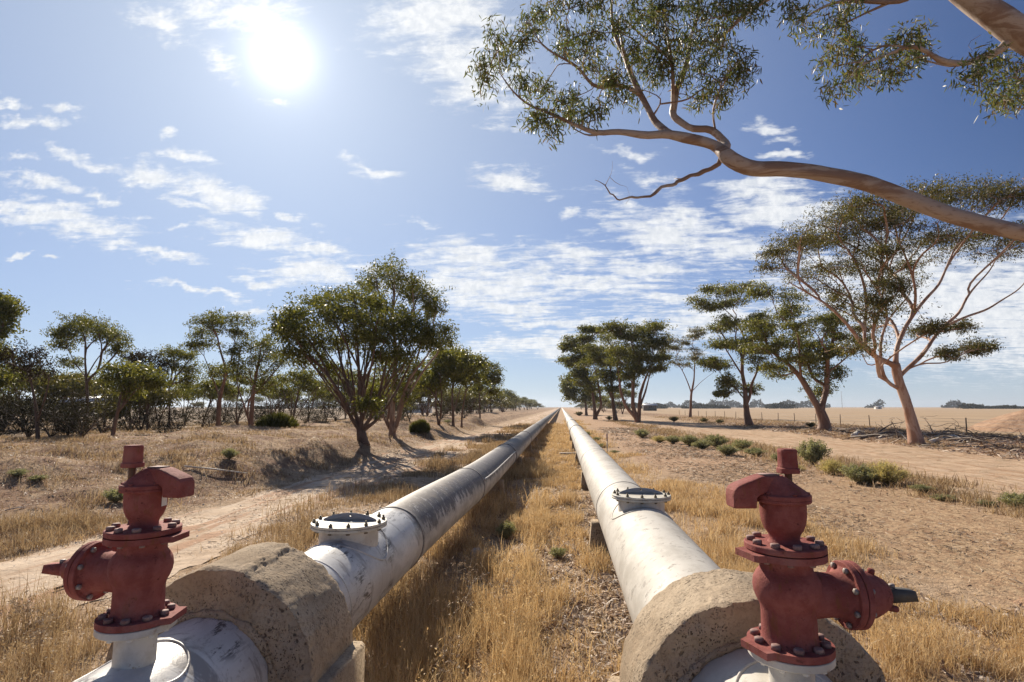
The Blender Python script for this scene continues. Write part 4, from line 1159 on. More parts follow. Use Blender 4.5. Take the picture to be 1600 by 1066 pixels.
px_tree('gum_tree', (930, 655), [
 ([(250,635),(250,560),(240,480),(215,400),(190,320)], [0.36,0.288,0.23,0.158,0.0864]),
 ([(285,632),(290,560),(280,480),(260,380)], [0.288,0.23,0.158,0.0864]),
], [(225,120,50,14),(290,135,40,12),(140,178,40,13),(210,190,50,18),(95,212,34,12),(150,225,56,20),(230,250,62,28),(200,300,60,34),(100,298,38,16),(150,290,50,24),(160,350,50,28),(230,380,66,44),(240,300,50,30),(180,430,76,36),(250,420,60,40),(130,400,40,24),(210,250,60,30)],
 c6, 17, depth=.8, padx=1.1, padz=1.0, fill=1, Y=100, bark='brown_bark', leaf='leaf_green', R0=.5, r_tip=.02, sub=2.6, nleaf=150, L=.36, W=.16, rs=.6, flat=.5, alpha=.5, ok_from=6, twigs=1,
 label='gum with twin dark stems and layered crown nearest the vanishing pipes', group=GUMS)

px_tree('gum_tree', (916, 645), [
 ([(205,600),(202,560),(195,520),(180,480)], [0.36,0.288,0.216,0.108]),
], [(150,470,66,40),(110,460,36,34),(190,500,50,34),(130,430,40,24),(210,460,50,30),(160,520,60,30),(230,520,40,30),(120,500,36,24)],
 c6, 18, depth=.8, Y=150, bark='brown_bark', leaf='leaf_green', R0=.5, r_tip=.03, sub=2.0, nleaf=220, L=.5, W=.24, rs=.9, flat=.6, alpha=.5, ok_from=5,
 label='low bushy gum farthest down the right side of the pipes', group=GUMS)

# ---- left side
SCRUB = 'trees of the left roadside scrub'
px_tree('mallee_tree', (568, 693), [
 ([(532,940),(528,910),(524,880)], [0.209,0.191,0.186]),
 ([(524,885),(490,840),(460,780),(430,700),(380,620),(310,540),(240,480)], [0.0986,0.087,0.0754,0.0638,0.0522,0.0406,0.0232]),
 ([(524,880),(500,800),(480,720),(450,620),(420,520),(400,400)], [0.0986,0.087,0.0754,0.0638,0.0522,0.029]),
 ([(528,880),(530,800),(525,700),(515,600),(510,480),(500,350)], [0.0986,0.087,0.0754,0.0638,0.0522,0.029]),
 ([(532,880),(570,820),(600,760),(620,680),(640,580),(670,470)], [0.0986,0.0812,0.0696,0.058,0.0464,0.029]),
 ([(536,885),(590,840),(640,780),(690,700),(740,600),(800,480)], [0.0928,0.0754,0.0638,0.0522,0.0406,0.0232]),
 ([(528,820),(560,740),(590,640),(600,520)], [0.058,0.0522,0.0406,0.0232]),
], [(170,310,66,44),(130,390,54,40),(200,400,70,46),(250,300,80,50),(330,240,84,44),(410,215,80,36),(490,215,80,40),(570,230,80,44),(640,240,60,40),(300,360,90,52),(400,320,90,60),(500,320,90,60),(600,320,90,60),(700,300,80,54),(780,340,66,50),(850,380,60,44),(830,430,50,36),
 (250,450,70,40),(330,440,70,40),(430,420,80,44),(540,420,80,44),(640,410,80,50),(730,420,70,40),(310,520,66,26),(200,490,56,30),(610,500,50,26),(700,500,50,26),(390,560,50,20),(560,740,40,30),(600,690,34,24),(160,350,50,40),(380,280,70,44),(560,370,90,50),(460,280,70,44),(680,350,70,50)],
 c5, 21, depth=.75, bark='brown_bark', leaf='leaf_green', R0=.36, r_tip=.010, sub=4.6, nleaf=250, L=.16, W=.055, rs=.42, flat=.62, alpha=1.15, twigs=1, ok_from=99,
 label='big dark spreading mallee with many stems from one base, nearest on the left', group=SCRUB)

px_tree('mallee_tree', (613, 684), [
 ([(690,905),(680,840),(682,760),(690,640),(700,500),(690,350),(680,200)], [0.174,0.151,0.139,0.116,0.0928,0.0638,0.029]),
 ([(712,900),(715,820),(730,720),(760,620),(840,520),(900,440)], [0.139,0.116,0.0928,0.0696,0.0464,0.0174]),
 ([(660,890),(640,820),(620,740)], [0.0696,0.058,0.029]),
 ([(700,480),(760,360),(800,250)], [0.0696,0.0522,0.0232]),
], [(660,70,66,34),(600,100,60,40),(570,150,46,40),(690,110,60,44),(640,150,70,40),(720,160,50,30),(780,140,44,34),(810,180,40,30),(870,210,42,34),(900,260,26,36),(860,280,40,26),(780,210,40,26),(950,380,26,34),(945,440,24,24),(880,420,30,26),
 (680,600,60,44),(730,560,60,40),(700,660,70,44),(640,560,50,40),(780,600,46,34),(720,720,60,36),(820,560,40,26)],
 c5, 22, depth=.7, Y=31, bark='grey_bark', leaf='leaf_green', R0=.30, r_tip=.011, sub=4.2, nleaf=170, L=.17, W=.06, rs=.44, flat=.8, alpha=.9, twigs=1, ok_from=4,
 label='taller open gum with pale grey trunk rising behind the big dark mallee', group=SCRUB)

def mallee(seed, H, Wd, stems, lean=.0, name='mallee_tree', dens=1.0, leaf='leaf_green', bark='brown_bark', L=.20, Wl=.075, bottom=.52, base=(0, 0, 0), nl=140, **kw):
    """a multi-stemmed tree with a domed, broken crown"""
    rng = np.random.default_rng(seed); limbs = [([(0, 0, -.2), (0, 0, .25)], [.5*.05*H, .45*.05*H])]
    b = np.array(base, float); limbs = [([b+(0, 0, -.25), b+(0, 0, .12), b+(0.02, 0, .3)], None)]
    for k in range(stems):
        a = k/stems*2*math.pi+rng.uniform(-.5, .5); s = rng.uniform(.15, .42)*Wd
        top = np.array([math.cos(a)*s+lean, math.sin(a)*s, H*rng.uniform(.5, .68)])
        P = [np.array([0, 0, .2])]+[np.array([top[0]*t**1.2, top[1]*t**1.2, .2+top[2]*t])+rng.normal(0, .06, 3)*(H/5) for t in (.25, .5, .75, 1)]
        limbs.append(([b+p for p in P], None))
    n = int(9*dens*max(1, Wd/4)); cl = []
    for k in range(n):
        a = rng.uniform(0, 2*math.pi); u = math.sqrt(rng.uniform(0, 1)); th = u
        rr = Wd*.5*u; z = H*(bottom+(1-bottom)*math.sqrt(max(1-u*u*.92, 0))*rng.uniform(.62, 1.0))-H*.06
        s = Wd*rng.uniform(.12, .2)
        cl.append((b+np.array([math.cos(a)*rr+lean, math.sin(a)*rr, z]), s, s, s*rng.uniform(.5, .75)))
    kk = dict(sub=3.4, nleaf=nl, L=L, W=Wl, rs=.42, flat=.6, alpha=.8, ok_from=.2, r_tip=.009, R0=.016*H+.03, twigs=1); kk.update(kw)
    return make_tree(name, b, limbs, cl, seed, leaf=leaf, bark=bark, **kk)

def tree_copy(root, loc, rz, s, label=None, group=None):
    r = root.copy(); COL.objects.link(r); r.location = loc; r.rotation_euler = (0, 0, rz); r.scale = s if hasattr(s, '__len__') else (s, s, s)
    if label: r['label'] = label
    if group: r['group'] = group
    for ch in list(root.children):
        c = ch.copy(); COL.objects.link(c); c.parent = r
    return r

# the group beyond the big mallee
for spec in (
 ((686, 667), [([(915,855),(905,800),(895,720),(905,640),(930,560)], [0.0928,0.0812,0.0696,0.058,0.029]), ([(915,850),(925,780),(930,700),(920,600)], [0.0696,0.058,0.0464,0.0232])], [(900,560,60,34),(860,600,50,34),(850,640,40,26),(930,520,60,34),(960,590,50,34),(900,630,50,30),(960,500,50,26)], 23, 'slim brown stemmed tree, first of the row of four past the big mallee'),
 ((708, 665), [([(985,845),(985,780),(980,700),(985,600),(1000,520)], [0.116,0.0986,0.0812,0.058,0.029]), ([(990,800),(1010,700),(1040,600)], [0.058,0.0464,0.0232])], [(980,495,60,30),(1030,510,50,30),(940,490,50,26),(980,550,60,40),(1040,560,50,36),(960,600,50,34),(1010,620,50,34)], 24, 'second tree of the row of four past the big mallee, with the highest crown'),
 ((721, 663), [([(1028,840),(1030,780),(1045,700),(1060,600)], [0.0928,0.0754,0.058,0.029])], [(1070,530,50,30),(1100,560,46,30),(1060,590,46,34),(1090,620,40,30),(1030,600,40,30)], 25, 'third tree of the row of four past the big mallee, half hidden between its neighbours'),
 ((750, 659), [([(1120,828),(1120,770),(1115,700),(1130,640),(1150,580)], [0.104,0.087,0.0696,0.0522,0.029]), ([(1118,730),(1150,680),(1180,630)], [0.0464,0.0348,0.0174])], [(1130,555,50,26),(1170,560,46,26),(1190,590,40,30),(1200,630,34,28),(1195,680,32,22),(1120,600,40,30),(1160,630,36,24),(1100,660,30,20)], 26, 'last tree of the row of four, its rounded crown reaching out over the pipe'),
):
    px_tree('mallee_tree', spec[0], spec[1], spec[2], c5, spec[3], depth=.8, bark='brown_bark', leaf='leaf_green', r_tip=.014, R0=.2, sub=3.4, nleaf=230, L=.25, W=.10, rs=.45, flat=.6, alpha=.8, twigs=1, ok_from=3, label=spec[4], group=SCRUB)

# named trees farther left, each measured
for spec in (
 ((342, 652), [([(1090,805),(1095,740),(1100,690),(1125,620),(1130,560),(1100,470),(1080,380)], [0.174,0.151,0.145,0.104,0.0812,0.058,0.029]), ([(1120,640),(1150,540),(1180,440)], [0.0696,0.0522,0.0232]), ([(1095,700),(1060,600),(1020,500)], [0.058,0.0464,0.0232])], [(1080,300,60,34),(1030,340,50,34),(1120,320,50,40),(1190,330,54,46),(1200,390,40,30),(1150,380,40,30),(990,400,46,36),(970,450,34,26),(1040,450,44,26),(1010,370,40,30),(1070,350,50,30),(1100,560,60,40),(1050,590,60,40),(1140,600,40,30)], 31, 'tall gum with a two lobed crown above the scrub left of the big mallee', 40),
 ((135, 675), [([(445,880),(440,780),(435,680),(430,600),(425,500),(425,400)], [0.116,0.104,0.087,0.0696,0.0522,0.0232]), ([(432,610),(480,520),(540,450)], [0.0464,0.0348,0.0174]), ([(430,620),(370,530),(340,460)], [0.0464,0.0348,0.0174])], [(400,335,60,34),(460,330,66,34),(350,370,50,36),(300,400,40,36),(310,450,36,26),(520,370,50,34),(570,400,46,34),(600,440,34,30),(430,380,80,34),(500,400,50,26),(360,420,40,26),(345,530,36,18),(480,360,60,30),(590,470,26,16)], 32, 'tall gum with an umbrella crown standing clear above the left scrub', 36),
 ((176, 681), [([(565,905),(568,850),(590,780),(600,700),(620,640)], [0.0986,0.087,0.0696,0.0522,0.0232]), ([(590,790),(640,720),(700,640)], [0.0464,0.0348,0.0174]), ([(566,870),(530,850),(510,880)], [0.0348,0.029,0.0174])], [(700,590,80,34),(640,580,60,30),(760,610,50,36),(720,640,70,34),(600,620,56,34),(570,560,46,26),(660,650,60,30),(780,640,30,24),(620,680,60,30)], 33, 'dark trunked tree leaning right with a yellow green crown', 27),
 ((392, 654), [([(1258,810),(1262,740),(1265,670),(1280,600),(1300,500)], [0.162,0.139,0.128,0.0928,0.0464]), ([(1230,850),(1225,760),(1190,660)], [0.0696,0.058,0.029])], [(1300,440,70,34),(1250,460,60,34),(1350,450,60,40),(1390,500,60,44),(1200,480,50,34),(1310,510,80,44),(1250,540,60,34),(1380,560,54,34),(1300,590,60,34),(1220,590,54,34),(1350,640,50,30),(1190,540,40,24)], 34, 'broad gum with a thick red trunk behind the round green bush', 38),
 ((265, 662), [([(850,840),(848,760),(840,680),(860,600),(870,520)], [0.0928,0.0812,0.0696,0.0522,0.029])], [(860,485,54,24),(900,500,44,26),(840,520,46,30),(880,560,50,30),(930,560,50,30),(940,600,46,30),(900,620,50,30),(960,500,34,22)], 35, 'narrow tree with a bright green crown in the middle of the left scrub', 42),
 ((232, 664), [([(740,840),(735,760),(745,680),(750,600)], [0.087,0.0754,0.058,0.029])], [(750,510,60,26),(700,520,50,24),(790,550,40,34),(740,560,60,34),(780,590,40,26),(650,510,40,20)], 36, 'brownish thin crowned tree between the umbrella gum and the bright green tree', 40),
 ((60, 690), [([(190,900),(185,800),(170,700),(150,600)], [0.0928,0.0812,0.058,0.029]), ([(190,820),(230,700),(250,600)], [0.058,0.0406,0.0174])], [(60,490,50,22),(120,480,60,24),(180,490,50,26),(210,540,50,30),(150,540,60,30),(90,530,50,30),(240,590,30,24),(180,590,60,30),(110,580,50,26),(30,520,40,26)], 37, 'grey twiggy thin leaved tree at the left end of the scrub', 26),
):
    px_tree('mallee_tree', spec[0], spec[1], spec[2], c4, spec[3], Y=spec[5], depth=.8, bark='brown_bark' if spec[3] not in (31, 34) else 'red_bark', leaf='leaf_green' if spec[3] not in (36, 37) else 'leaf_brown', r_tip=.012, R0=.22, sub=3.6, nleaf=170 if spec[3] != 37 else 60, L=.18, W=.062 if spec[3] != 37 else .05, rs=.42, flat=.6, alpha=.8, twigs=1, ok_from=3, label=spec[4], group=SCRUB)
px_tree('gum_tree', (-70, 690), [([(-224,930),(-200,800),(-150,650),(-100,480),(-60,350)], [0.162,0.139,0.116,0.0812,0.0348])], [(10,260,44,40),(20,320,40,34),(-30,300,60,50),(-80,280,70,50),(0,380,30,24),(-20,220,50,30),(-100,380,60,50),(0,500,26,34),(-60,450,60,40),(0,620,30,40),(-40,560,60,40)], c4, 38, Y=27, depth=.8, leaf='leaf_green', r_tip=.012, R0=.28, sub=3.6, nleaf=200, L=.20, W=.08, rs=.42, flat=.6, alpha=.8, twigs=1, ok_from=3, label='gum cut off by the left edge, its crown reaching into the sky', group=SCRUB)

# filler mallees of the scrub, three kinds, copied
protos = [mallee(201, 5.2, 4.6, 5, dens=1.1), mallee(202, 4.4, 4.0, 4, dens=.9, leaf='leaf_green'), mallee(203, 6.0, 4.2, 3, dens=.9, bottom=.55), mallee(204, 3.4, 3.6, 6, dens=1.1, leaf='leaf_olive', bottom=.35)]
kindw = ['bushy round mallee', 'small loose mallee', 'tall thin mallee', 'low dense mallee']
spots = [  # photo pixel of the foot, distance, kind, size, where it stands
 (290,58,0,.95,'behind the bright green tree'),(318,47,1,1.0,'left of the two lobed gum'),(372,50,2,.9,'right of the two lobed gum'),(425,55,0,.95,'behind the round green bush'),(458,48,1,1.15,'left of the big dark mallee'),
 (482,60,2,.85,'seen under the left side of the big dark mallee'),(510,64,0,.85,'seen under the big dark mallee'),(250,60,2,1.0,'far behind the middle of the scrub'),(205,48,3,1.3,'under the umbrella gum'),(165,55,0,1.05,'left of the dark trunked leaning tree'),
 (120,52,1,1.3,'in front of the dark shed'),(92,44,3,1.5,'in front of the pale shed roof'),(40,48,0,1.15,'beside the grey twiggy tree'),(8,42,0,1.1,'at the left edge of the photo'),(440,75,0,.9,'far beyond the round green bush'),
 (352,80,0,1.1,'far beyond the two lobed gum'),(630,62,1,1.0,'behind the pale grey trunk'),(668,70,3,1.5,'behind the smaller round bush'),(540,80,0,1.0,'far beyond the big dark mallee'),(222,35,3,1.05,'shadowed, low between the dark trunks')]
first = [True]*4
for i, (px, Y, k, s, where) in enumerate(spots):
    p = at_y(px, 640, Y); loc = (p[0], Y, GH(p[0], Y)-.05); lab = kindw[k]+' '+where
    rz = (i*2.4) % 6.28
    if first[k]:
        o = protos[k]; first[k] = False; o.location = loc; o.rotation_euler = (0, 0, rz); o.scale = (s, s, s); o['label'] = lab; o['group'] = SCRUB
    else: tree_copy(protos[k], loc, rz, s, lab, SCRUB)

# the long row closing towards the vanishing point on the left, and the few at its right
rng = np.random.default_rng(77)
k = 0
for i in range(46):
    Y = 78*1.045**i; 
    if Y > 620: break
    x = -(19.5+rng.uniform(-1, 9)) - (0 if Y < 200 else rng.uniform(0, 10)); x = x if Y > 110 else x-3
    s = rng.uniform(1.15, 1.6)*(1.0 if Y < 150 else 1.25)
    tree_copy(protos[[0, 3, 1, 3, 0][i % 5]], (x, Y, GH(x, Y)-.2), rng.uniform(0, 6.28), (s*1.35, s*1.35, s), 'small bushy tree in the unbroken far row left of the pipes', 'far trees along the left of the pipeline'); k += 1
for i in range(10):
    Y = 170*1.15**i; x = 11+rng.uniform(0, 8)+(Y-170)*.015; s = rng.uniform(1.2, 1.6)
    tree_copy(protos[[0, 3][i % 2]], (x, Y, -.2), rng.uniform(0, 6.28), (s*1.3, s*1.3, s), 'small far tree beside the vanishing point, right of the pipes', 'far trees right of the vanishing point')
# trees scattered beyond the public road
for i in range(26):
    Y = rng.uniform(150, 330); px = rng.uniform(-60, 640); p = at_y(px, 636, Y); s = rng.uniform(1.2, 2.0)
    tree_copy(protos[[0, 3, 2, 0][i % 4]], (p[0], Y, -.1), rng.uniform(0, 6.28), (s*1.2, s*1.2, s), 'tree in the belt far beyond the public road on the left', 'trees beyond the public road')

# the tree belts on the horizon: one far-off wood that reads as a dark line
def belt(name, pts, h, seed, n, mat='leaf_dark', wid=8, L=2.2):
    rng = np.random.default_rng(seed); pts = np.array(pts, float); seg = np.linalg.norm(np.diff(pts, axis=0), axis=1); t = np.concatenate([[0], np.cumsum(seg)])
    u = rng.uniform(0, t[-1], n); X = np.interp(u, t, pts[:, 0]); Y = np.interp(u, t, pts[:, 1])
    hh = h*(.55+.6*np.clip(fbm(u/26.0, 0*u, 0, 4, seed), -.6, 1)); keep = fbm(u/90.0, 0*u+5, 0, 2, seed+1) > -.42
    Z = hh*rng.uniform(0, 1, n)**.8; C = np.stack([X+rng.normal(0, 1, n), Y+rng.uniform(-wid, wid, n), Z], 1)[keep]
    g = Geo(); leaves(g, C, L, L*.8, rng, 0.0); return setp(g.build(name, M[mat]), kind='stuff')
belt('distant_woods', [(60, 760), (190, 760), (420, 740), (520, 700)], 6.5, 1, 16000)
belt('distant_woods', [(560, 680), (900, 560), (1100, 520)], 8, 2, 12000, L=2.4)
belt('distant_woods', [(-900, 520), (-500, 560), (-200, 620), (-60, 700)], 11, 3, 16000, L=2.4)
belt('distant_woods', [(50, 1500), (500, 1500), (1200, 1400)], 17, 4, 12000, L=5)

belt('distant_woods', [(-420, 190), (-250, 200), (-120, 215), (-52, 235)], 6.0, 5, 30000, mat='leaf_green', L=.8, wid=6)
belt('distant_woods', [(-60, 270), (-60, 420)], 5.5, 6, 9000, mat='leaf_green', L=.9, wid=3)

# ---------------------------------------------------------------- the gum whose limbs reach over the camera
def near_limb(pts, conv, y0, dy=0.0):
    out = []
    for i, q in enumerate(pts):
        a = conv(*q); out.append(at_y(a[0], a[1], y0+dy*i/(len(pts)-1)))
    return out
YB = 9.0
tb = np.array([17.2, 10.0, GH(17.2, 10.0)])
def near_tree():
    S = Skel(404, 30000); rng = S.rng
    S.poly([tb-(0, 0, .3), tb+(-.2, 0, 2.0), tb+(-.5, -.1, 4.2), tb+(-1.2, -.3, 6.5), tb+(-2.2, -.6, 9.0)], [.62, .5, .44, .40, .30], step=.3, ok_from=99)
    def ML(pts, conv, rad, y0=YB, dy=0.0, smooth=2): S.poly(near_limb(pts, conv, y0, dy), [r_*.84*(1+.10*math.sin(i_*2.1)) for i_, r_ in enumerate(rad)], step=.12 if smooth else .05, ok_from=.4, smooth=smooth)
    # lower limb across the picture
    P = [tb+(-.4, -.05, 3.4)]+near_limb([(1332,972),(1180,938),(1000,888),(860,830),(740,783),(660,757),(560,738),(400,712),(300,702),(210,704),(160,690),(120,672),(95,650)], c9, YB, -.3)
    S.poly(P, [.24, .195, .182, .165, .155, .142, .138, .130, .122, .115, .118, .112, .110, .115], step=.12, ok_from=99)
    ML([(1240,765),(1205,728),(1170,705),(1100,690),(1020,672),(930,650),(860,668),(790,655),(690,640),(610,660),(540,630),(480,605),(420,578),(370,550),(300,535),(240,495),(190,450),(130,360)], c8, [.125,.115,.105,.10,.095,.09,.07,.065,.06,.05,.042,.036,.03,.026,.022,.018,.014,.010], dy=-.8)
    ML([(930,650),(885,600),(860,540),(820,470),(795,420),(765,350),(735,260),(700,200),(682,130),(676,60),(675,-20)], c8, [.075,.07,.066,.062,.06,.055,.05,.042,.036,.03,.025], dy=.7)
    ML([(1240,765),(1250,720),(1210,680),(1170,630),(1130,622),(1090,648),(1050,625),(1010,592),(975,578),(968,555),(985,520),(992,430),(1020,380),(1050,300),(1055,240),(1070,150),(1110,60),(1100,-30)], c8, [.10,.085,.075,.07,.066,.07,.07,.066,.066,.062,.055,.05,.042,.04,.036,.03,.026,.02], dy=.9)
    ML([(992,430),(978,360),(968,280),(955,200),(940,120),(930,30)], c8, [.045,.038,.034,.028,.022,.016], dy=.4)
    ML([(968,280),(920,250),(870,215),(820,170),(780,140),(740,90)], c8, [.03,.027,.024,.02,.016,.01], dy=-.5)
    ML([(795,420),(740,415),(690,420),(640,430),(590,435),(560,400),(540,355),(490,310),(440,290),(380,255),(330,220),(290,150),(270,90)], c8, [.045,.042,.04,.036,.036,.034,.03,.025,.022,.02,.016,.012,.008], dy=-.4)
    ML([(735,250),(722,215),(730,190),(715,150),(690,120)], c8, [.025,.03,.026,.02,.012], dy=.2)
    ML([(610,660),(560,670),(510,650),(480,620)], c8, [.03,.024,.016,.01])
    ML([(975,520),(940,480),(880,460),(830,440)], c8, [.02,.016,.012,.008]); ML([(1005,520),(1060,490),(1120,430),(1200,400)], c8, [.02,.016,.012,.008], dy=.4)
    # dead hanging branch
    def JL(pts): return [(x+rng.uniform(-7, 7), y+rng.uniform(-8, 8)) for x, y in pts]
    ML([(1235,785),(1200,805)]+JL([(1160,832),(1130,838),(1100,858),(1070,860),(1030,888),(1000,884),(980,905),(950,912),(920,922),(890,948),(870,958),(830,968),(800,962),(770,972),(710,975),(680,958),(665,950),(650,915),(640,900),(610,885),(598,880)]), c8, [.055,.048,.052,.042,.046,.038,.040,.034,.036,.03,.032,.026,.022,.022,.017,.014,.012,.009,.005], dy=-.6, smooth=0)
    ML([(640,885),(670,860),(690,830),(680,790)], c8, [.008,.006,.004,.002]); ML([(655,905),(700,912),(750,915)], c8, [.006,.004,.002]); ML([(810,970),(780,985),(745,1000)], c8, [.010,.007,.003]); ML([(1010,890),(985,875)], c8, [.015,.006])
    dead_n = S.n
    # upper limb, thick, top right corner
    P = [tb+(-.9, -.2, 5.4)]+near_limb([(1520,235),(1420,190),(1330,150),(1260,100),(1190,50),(1110,0),(1020,-70),(900,-150),(760,-190)], c9, 8.6, -.4)
    S.poly(P, [.36, .34, .335, .33, .32, .30, .27, .22, .16, .10], step=.15, ok_from=99)
    ML([(1240,170),(1235,215),(1180,230),(1130,250),(1090,270),(1040,262),(980,258),(950,235),(925,205),(880,192),(840,192),(800,212),(750,235),(700,250),(650,268),(620,305),(600,335)], c9, [.10,.075,.066,.06,.055,.05,.046,.044,.042,.036,.033,.03,.026,.022,.018,.014,.010], 8.6, -.7)
    ML([(640,270),(625,250),(600,265),(560,272)], c9, [.014,.012,.009,.005], 8.1); ML([(800,212),(780,240),(765,275)], c9, [.016,.012,.006], 8.2)
    ML([(900,-150),(880,-40),(860,5),(780,10),(690,8),(600,0),(540,8),(480,35),(440,65),(380,92)], c9, [.08,.06,.05,.042,.038,.034,.03,.024,.018,.01], 8.3, .3)
    ML([(770,8),(735,28),(670,55),(600,92),(540,115),(490,132),(450,140),(405,158)], c9, [.026,.022,.019,.016,.013,.011,.008,.004], 8.5)
    ML([(760,-190),(500,-120),(310,-30),(240,10),(180,50),(130,95),(105,135),(60,160),(20,190)], c9, [.10,.08,.065,.055,.05,.042,.034,.022,.012], 8.2, .5)
    ML([(250,0),(190,40),(100,60),(20,80)], c9, [.03,.022,.014,.007], 8.5)
    ML([(1420,190),(1400,330),(1370,440),(1320,470),(1280,450),(1240,410),(1200,380)], c9, [.06,.03,.022,.018,.014,.010,.006], 8.6)
    clumps8 = [(110,190,60,50),(45,340,44,60),(60,420,34,34),(150,270,56,40),(290,95,74,46),(240,190,56,40),(330,60,60,40),(470,170,66,56),(560,230,70,70),(600,150,40,40),(440,240,50,40),(590,310,44,50),(250,400,56,40),(340,430,70,34),(410,500,60,44),(480,560,50,40),(560,545,56,34),(620,520,36,26),(310,590,50,30),(390,650,40,26),(490,470,44,36),(340,560,40,30),(680,400,40,40),(720,440,46,40),(770,480,40,26),(820,290,74,50),(870,360,66,50),(790,250,40,40),(900,280,50,40),(840,50,80,44),(740,110,56,40),(620,15,56,34),(520,10,66,24),(420,10,56,24),(960,40,80,44),(1050,30,60,34),(900,110,60,40),(1100,100,80,50),(1180,30,90,44),(1280,25,80,34),(1370,60,40,20),(1080,190,80,44),(1180,180,70,50),(1290,300,50,50),(1320,360,30,40),(1240,360,70,56),(1170,430,84,44),(1110,490,60,24),(1210,480,46,26),(1120,320,66,44),(1030,400,34,34),(930,340,50,40),(980,190,60,44),(800,10,70,30),(900,20,60,30),(670,370,30,24),(700,170,30,30),(1000,260,50,30)]
    clumps9 = [(430,70,84,44),(370,40,46,34),(560,60,76,44),(510,100,60,26),(610,25,36,26),(600,160,56,32),(620,195,36,24),(560,225,50,20),(490,260,34,18),(560,350,50,18),(600,320,40,22),(660,310,40,26),(660,250,40,20),(740,280,56,40),(780,310,44,26),(830,250,66,44),(880,230,40,40),(890,150,46,36),(850,170,50,30),(760,195,40,16),(1160,280,50,40),(1120,320,36,26),(1240,310,70,50),(1190,390,44,34),(1300,380,50,36),(1320,300,40,50),(1250,250,40,24),(1230,430,24,16),(1280,420,30,18),(100,30,80,34),(190,20,60,20),(40,150,50,34),(80,190,30,20)]
    C = []; ppm = FPX/YB
    for conv, L_, yy, k in ((c8, clumps8, YB, 3.135), (c9, clumps9, 8.4, 2.664)):
        for (x, y, rx, ry) in L_:
            a = conv(x, y); w = at_y(a[0], a[1], yy+rng.uniform(-.9, .9)); rx, ry = rx/k/ppm*1.03, ry/k/ppm*1.03
            m = max(5, int(42*rx*ry/.04*.55)); S.ok[:dead_n] &= True
            S.grow(w, .25, .12, .08)
            for _ in range(min(m, 12 if k > 3 else 8)):
                q = w+rng.normal(0, .46, 3)*np.array([rx, rx, ry]); S.grow(q, .10, .07, .12)
                if rng.random() < .35: S.grow(q+rng.normal(0, .12, 3), .1, .06, .15)
                C.append(q+rng.normal(0, 1, (22, 3))*np.array([.085, .085, .09]))
    r = S.radii(.0028, e=2.1)
    root = empty('gum_tree', (0, 0, 0), 0, 'large gum outside the right edge whose bare limbs and hanging leaves cross the upper right', 'tree', GUMS)
    g = Geo(); S.tubes(g, r, (18, 10, 5), .2); g.build('trunk', M['limb_bark'], root, smooth=True)
    g = Geo(); C = np.concatenate(C); leaves(g, C, .115, .020, rng, .75, curl=True); g.build('crown', M['leaf_near'], root)
near_tree()

# ---------------------------------------------------------------- grass, straw and litter
def blades(g, P, h, w, rng, lean=.35, seed=0, head=None):
    """upright dry blades: tapering, bent, each its own island"""
    n = len(P); a = rng.uniform(0, 2*math.pi, n); la = rng.uniform(0, 2*math.pi, n); l = np.abs(rng.normal(0, lean, n))
    s = np.c_[np.cos(a), np.sin(a), np.zeros(n)]*w[:, None]*.5
    d = np.c_[np.cos(la)*l, np.sin(la)*l, np.ones(n)]; d /= np.linalg.norm(d, axis=1)[:, None]
    m = P+d*h[:, None]*.55
    d2 = d.copy(); d2[:, :2] *= 2.0; d2[:, 2] *= rng.uniform(.5, 1, n); d2 /= np.linalg.norm(d2, axis=1)[:, None]
    e = m+d2*h[:, None]*.5
    V = np.stack([P-s, P+s, m-s*.7, m+s*.7, e], 1).reshape(-1, 3); o = np.arange(n)[:, None]*5
    g.add(V, o+np.array([[0, 1, 3, 2]]), o+np.array([[2, 3, 4]]))
    if head is not None:
        k = np.where(rng.random(n) < head)[0]
        if len(k):
            c = np.repeat(e[k], 5, 0)+rng.normal(0, 1, (len(k)*5, 3))*np.array([.012, .012, .03])
            leaves(g, c, .028, .011, rng, .2)

def straws(g, P, L, w, rng, tilt=.15):
    """bits lying flat"""
    n = len(P); a = rng.uniform(0, 2*math.pi, n); t = rng.normal(0, tilt, n)
    d = np.c_[np.cos(a), np.sin(a), np.abs(t)]; s = np.c_[-np.sin(a), np.cos(a), rng.normal(0, .5, n)]*w[:, None]*.5
    b = np.c_[rng.normal(0, .18, n), rng.normal(0, .18, n), rng.uniform(0, .15, n)]*L[:, None]
    m = P+d*L[:, None]*.5+b
    e = P+d*L[:, None]
    V = np.stack([P-s, P+s, m-s, m+s, e-s*.5, e+s*.5], 1).reshape(-1, 3); o = np.arange(n)[:, None]*6
    g.add(V, np.concatenate([o+np.array([[0, 1, 3, 2]]), o+np.array([[2, 3, 5, 4]])]))

def scatter(n, x0, x1, y0, y1, rng, mask=None, log=True, clump=0, cr=.05):
    y = y0*(y1/y0)**rng.random(n) if log else rng.uniform(y0, y1, n)
    x = rng.uniform(x0, x1, n) if not callable(x0) else x0(y)+(x1(y)-x0(y))*rng.random(n)
    if clump:
        k = max(1, n//clump); ci = rng.integers(0, k, n); s = cr*(1+.12*y[ci])
        x = x[ci]+rng.normal(0, 1, n)*s; y = y[ci]+rng.normal(0, 1, n)*s
    if mask is not None:
        k = rng.random(n) < mask(x, y); x, y = x[k], y[k]
    # keep out of the concrete and the valves' pipes
    bad = ((np.abs(x+1.815) < .66) & (y > 2.85) & (y < 3.55)) | ((np.abs(x-.853) < .65) & (y > 2.65) & (y < 3.25))
    x, y = x[~bad], y[~bad]
    return np.c_[x, y, ground_h(x, y)-.006]

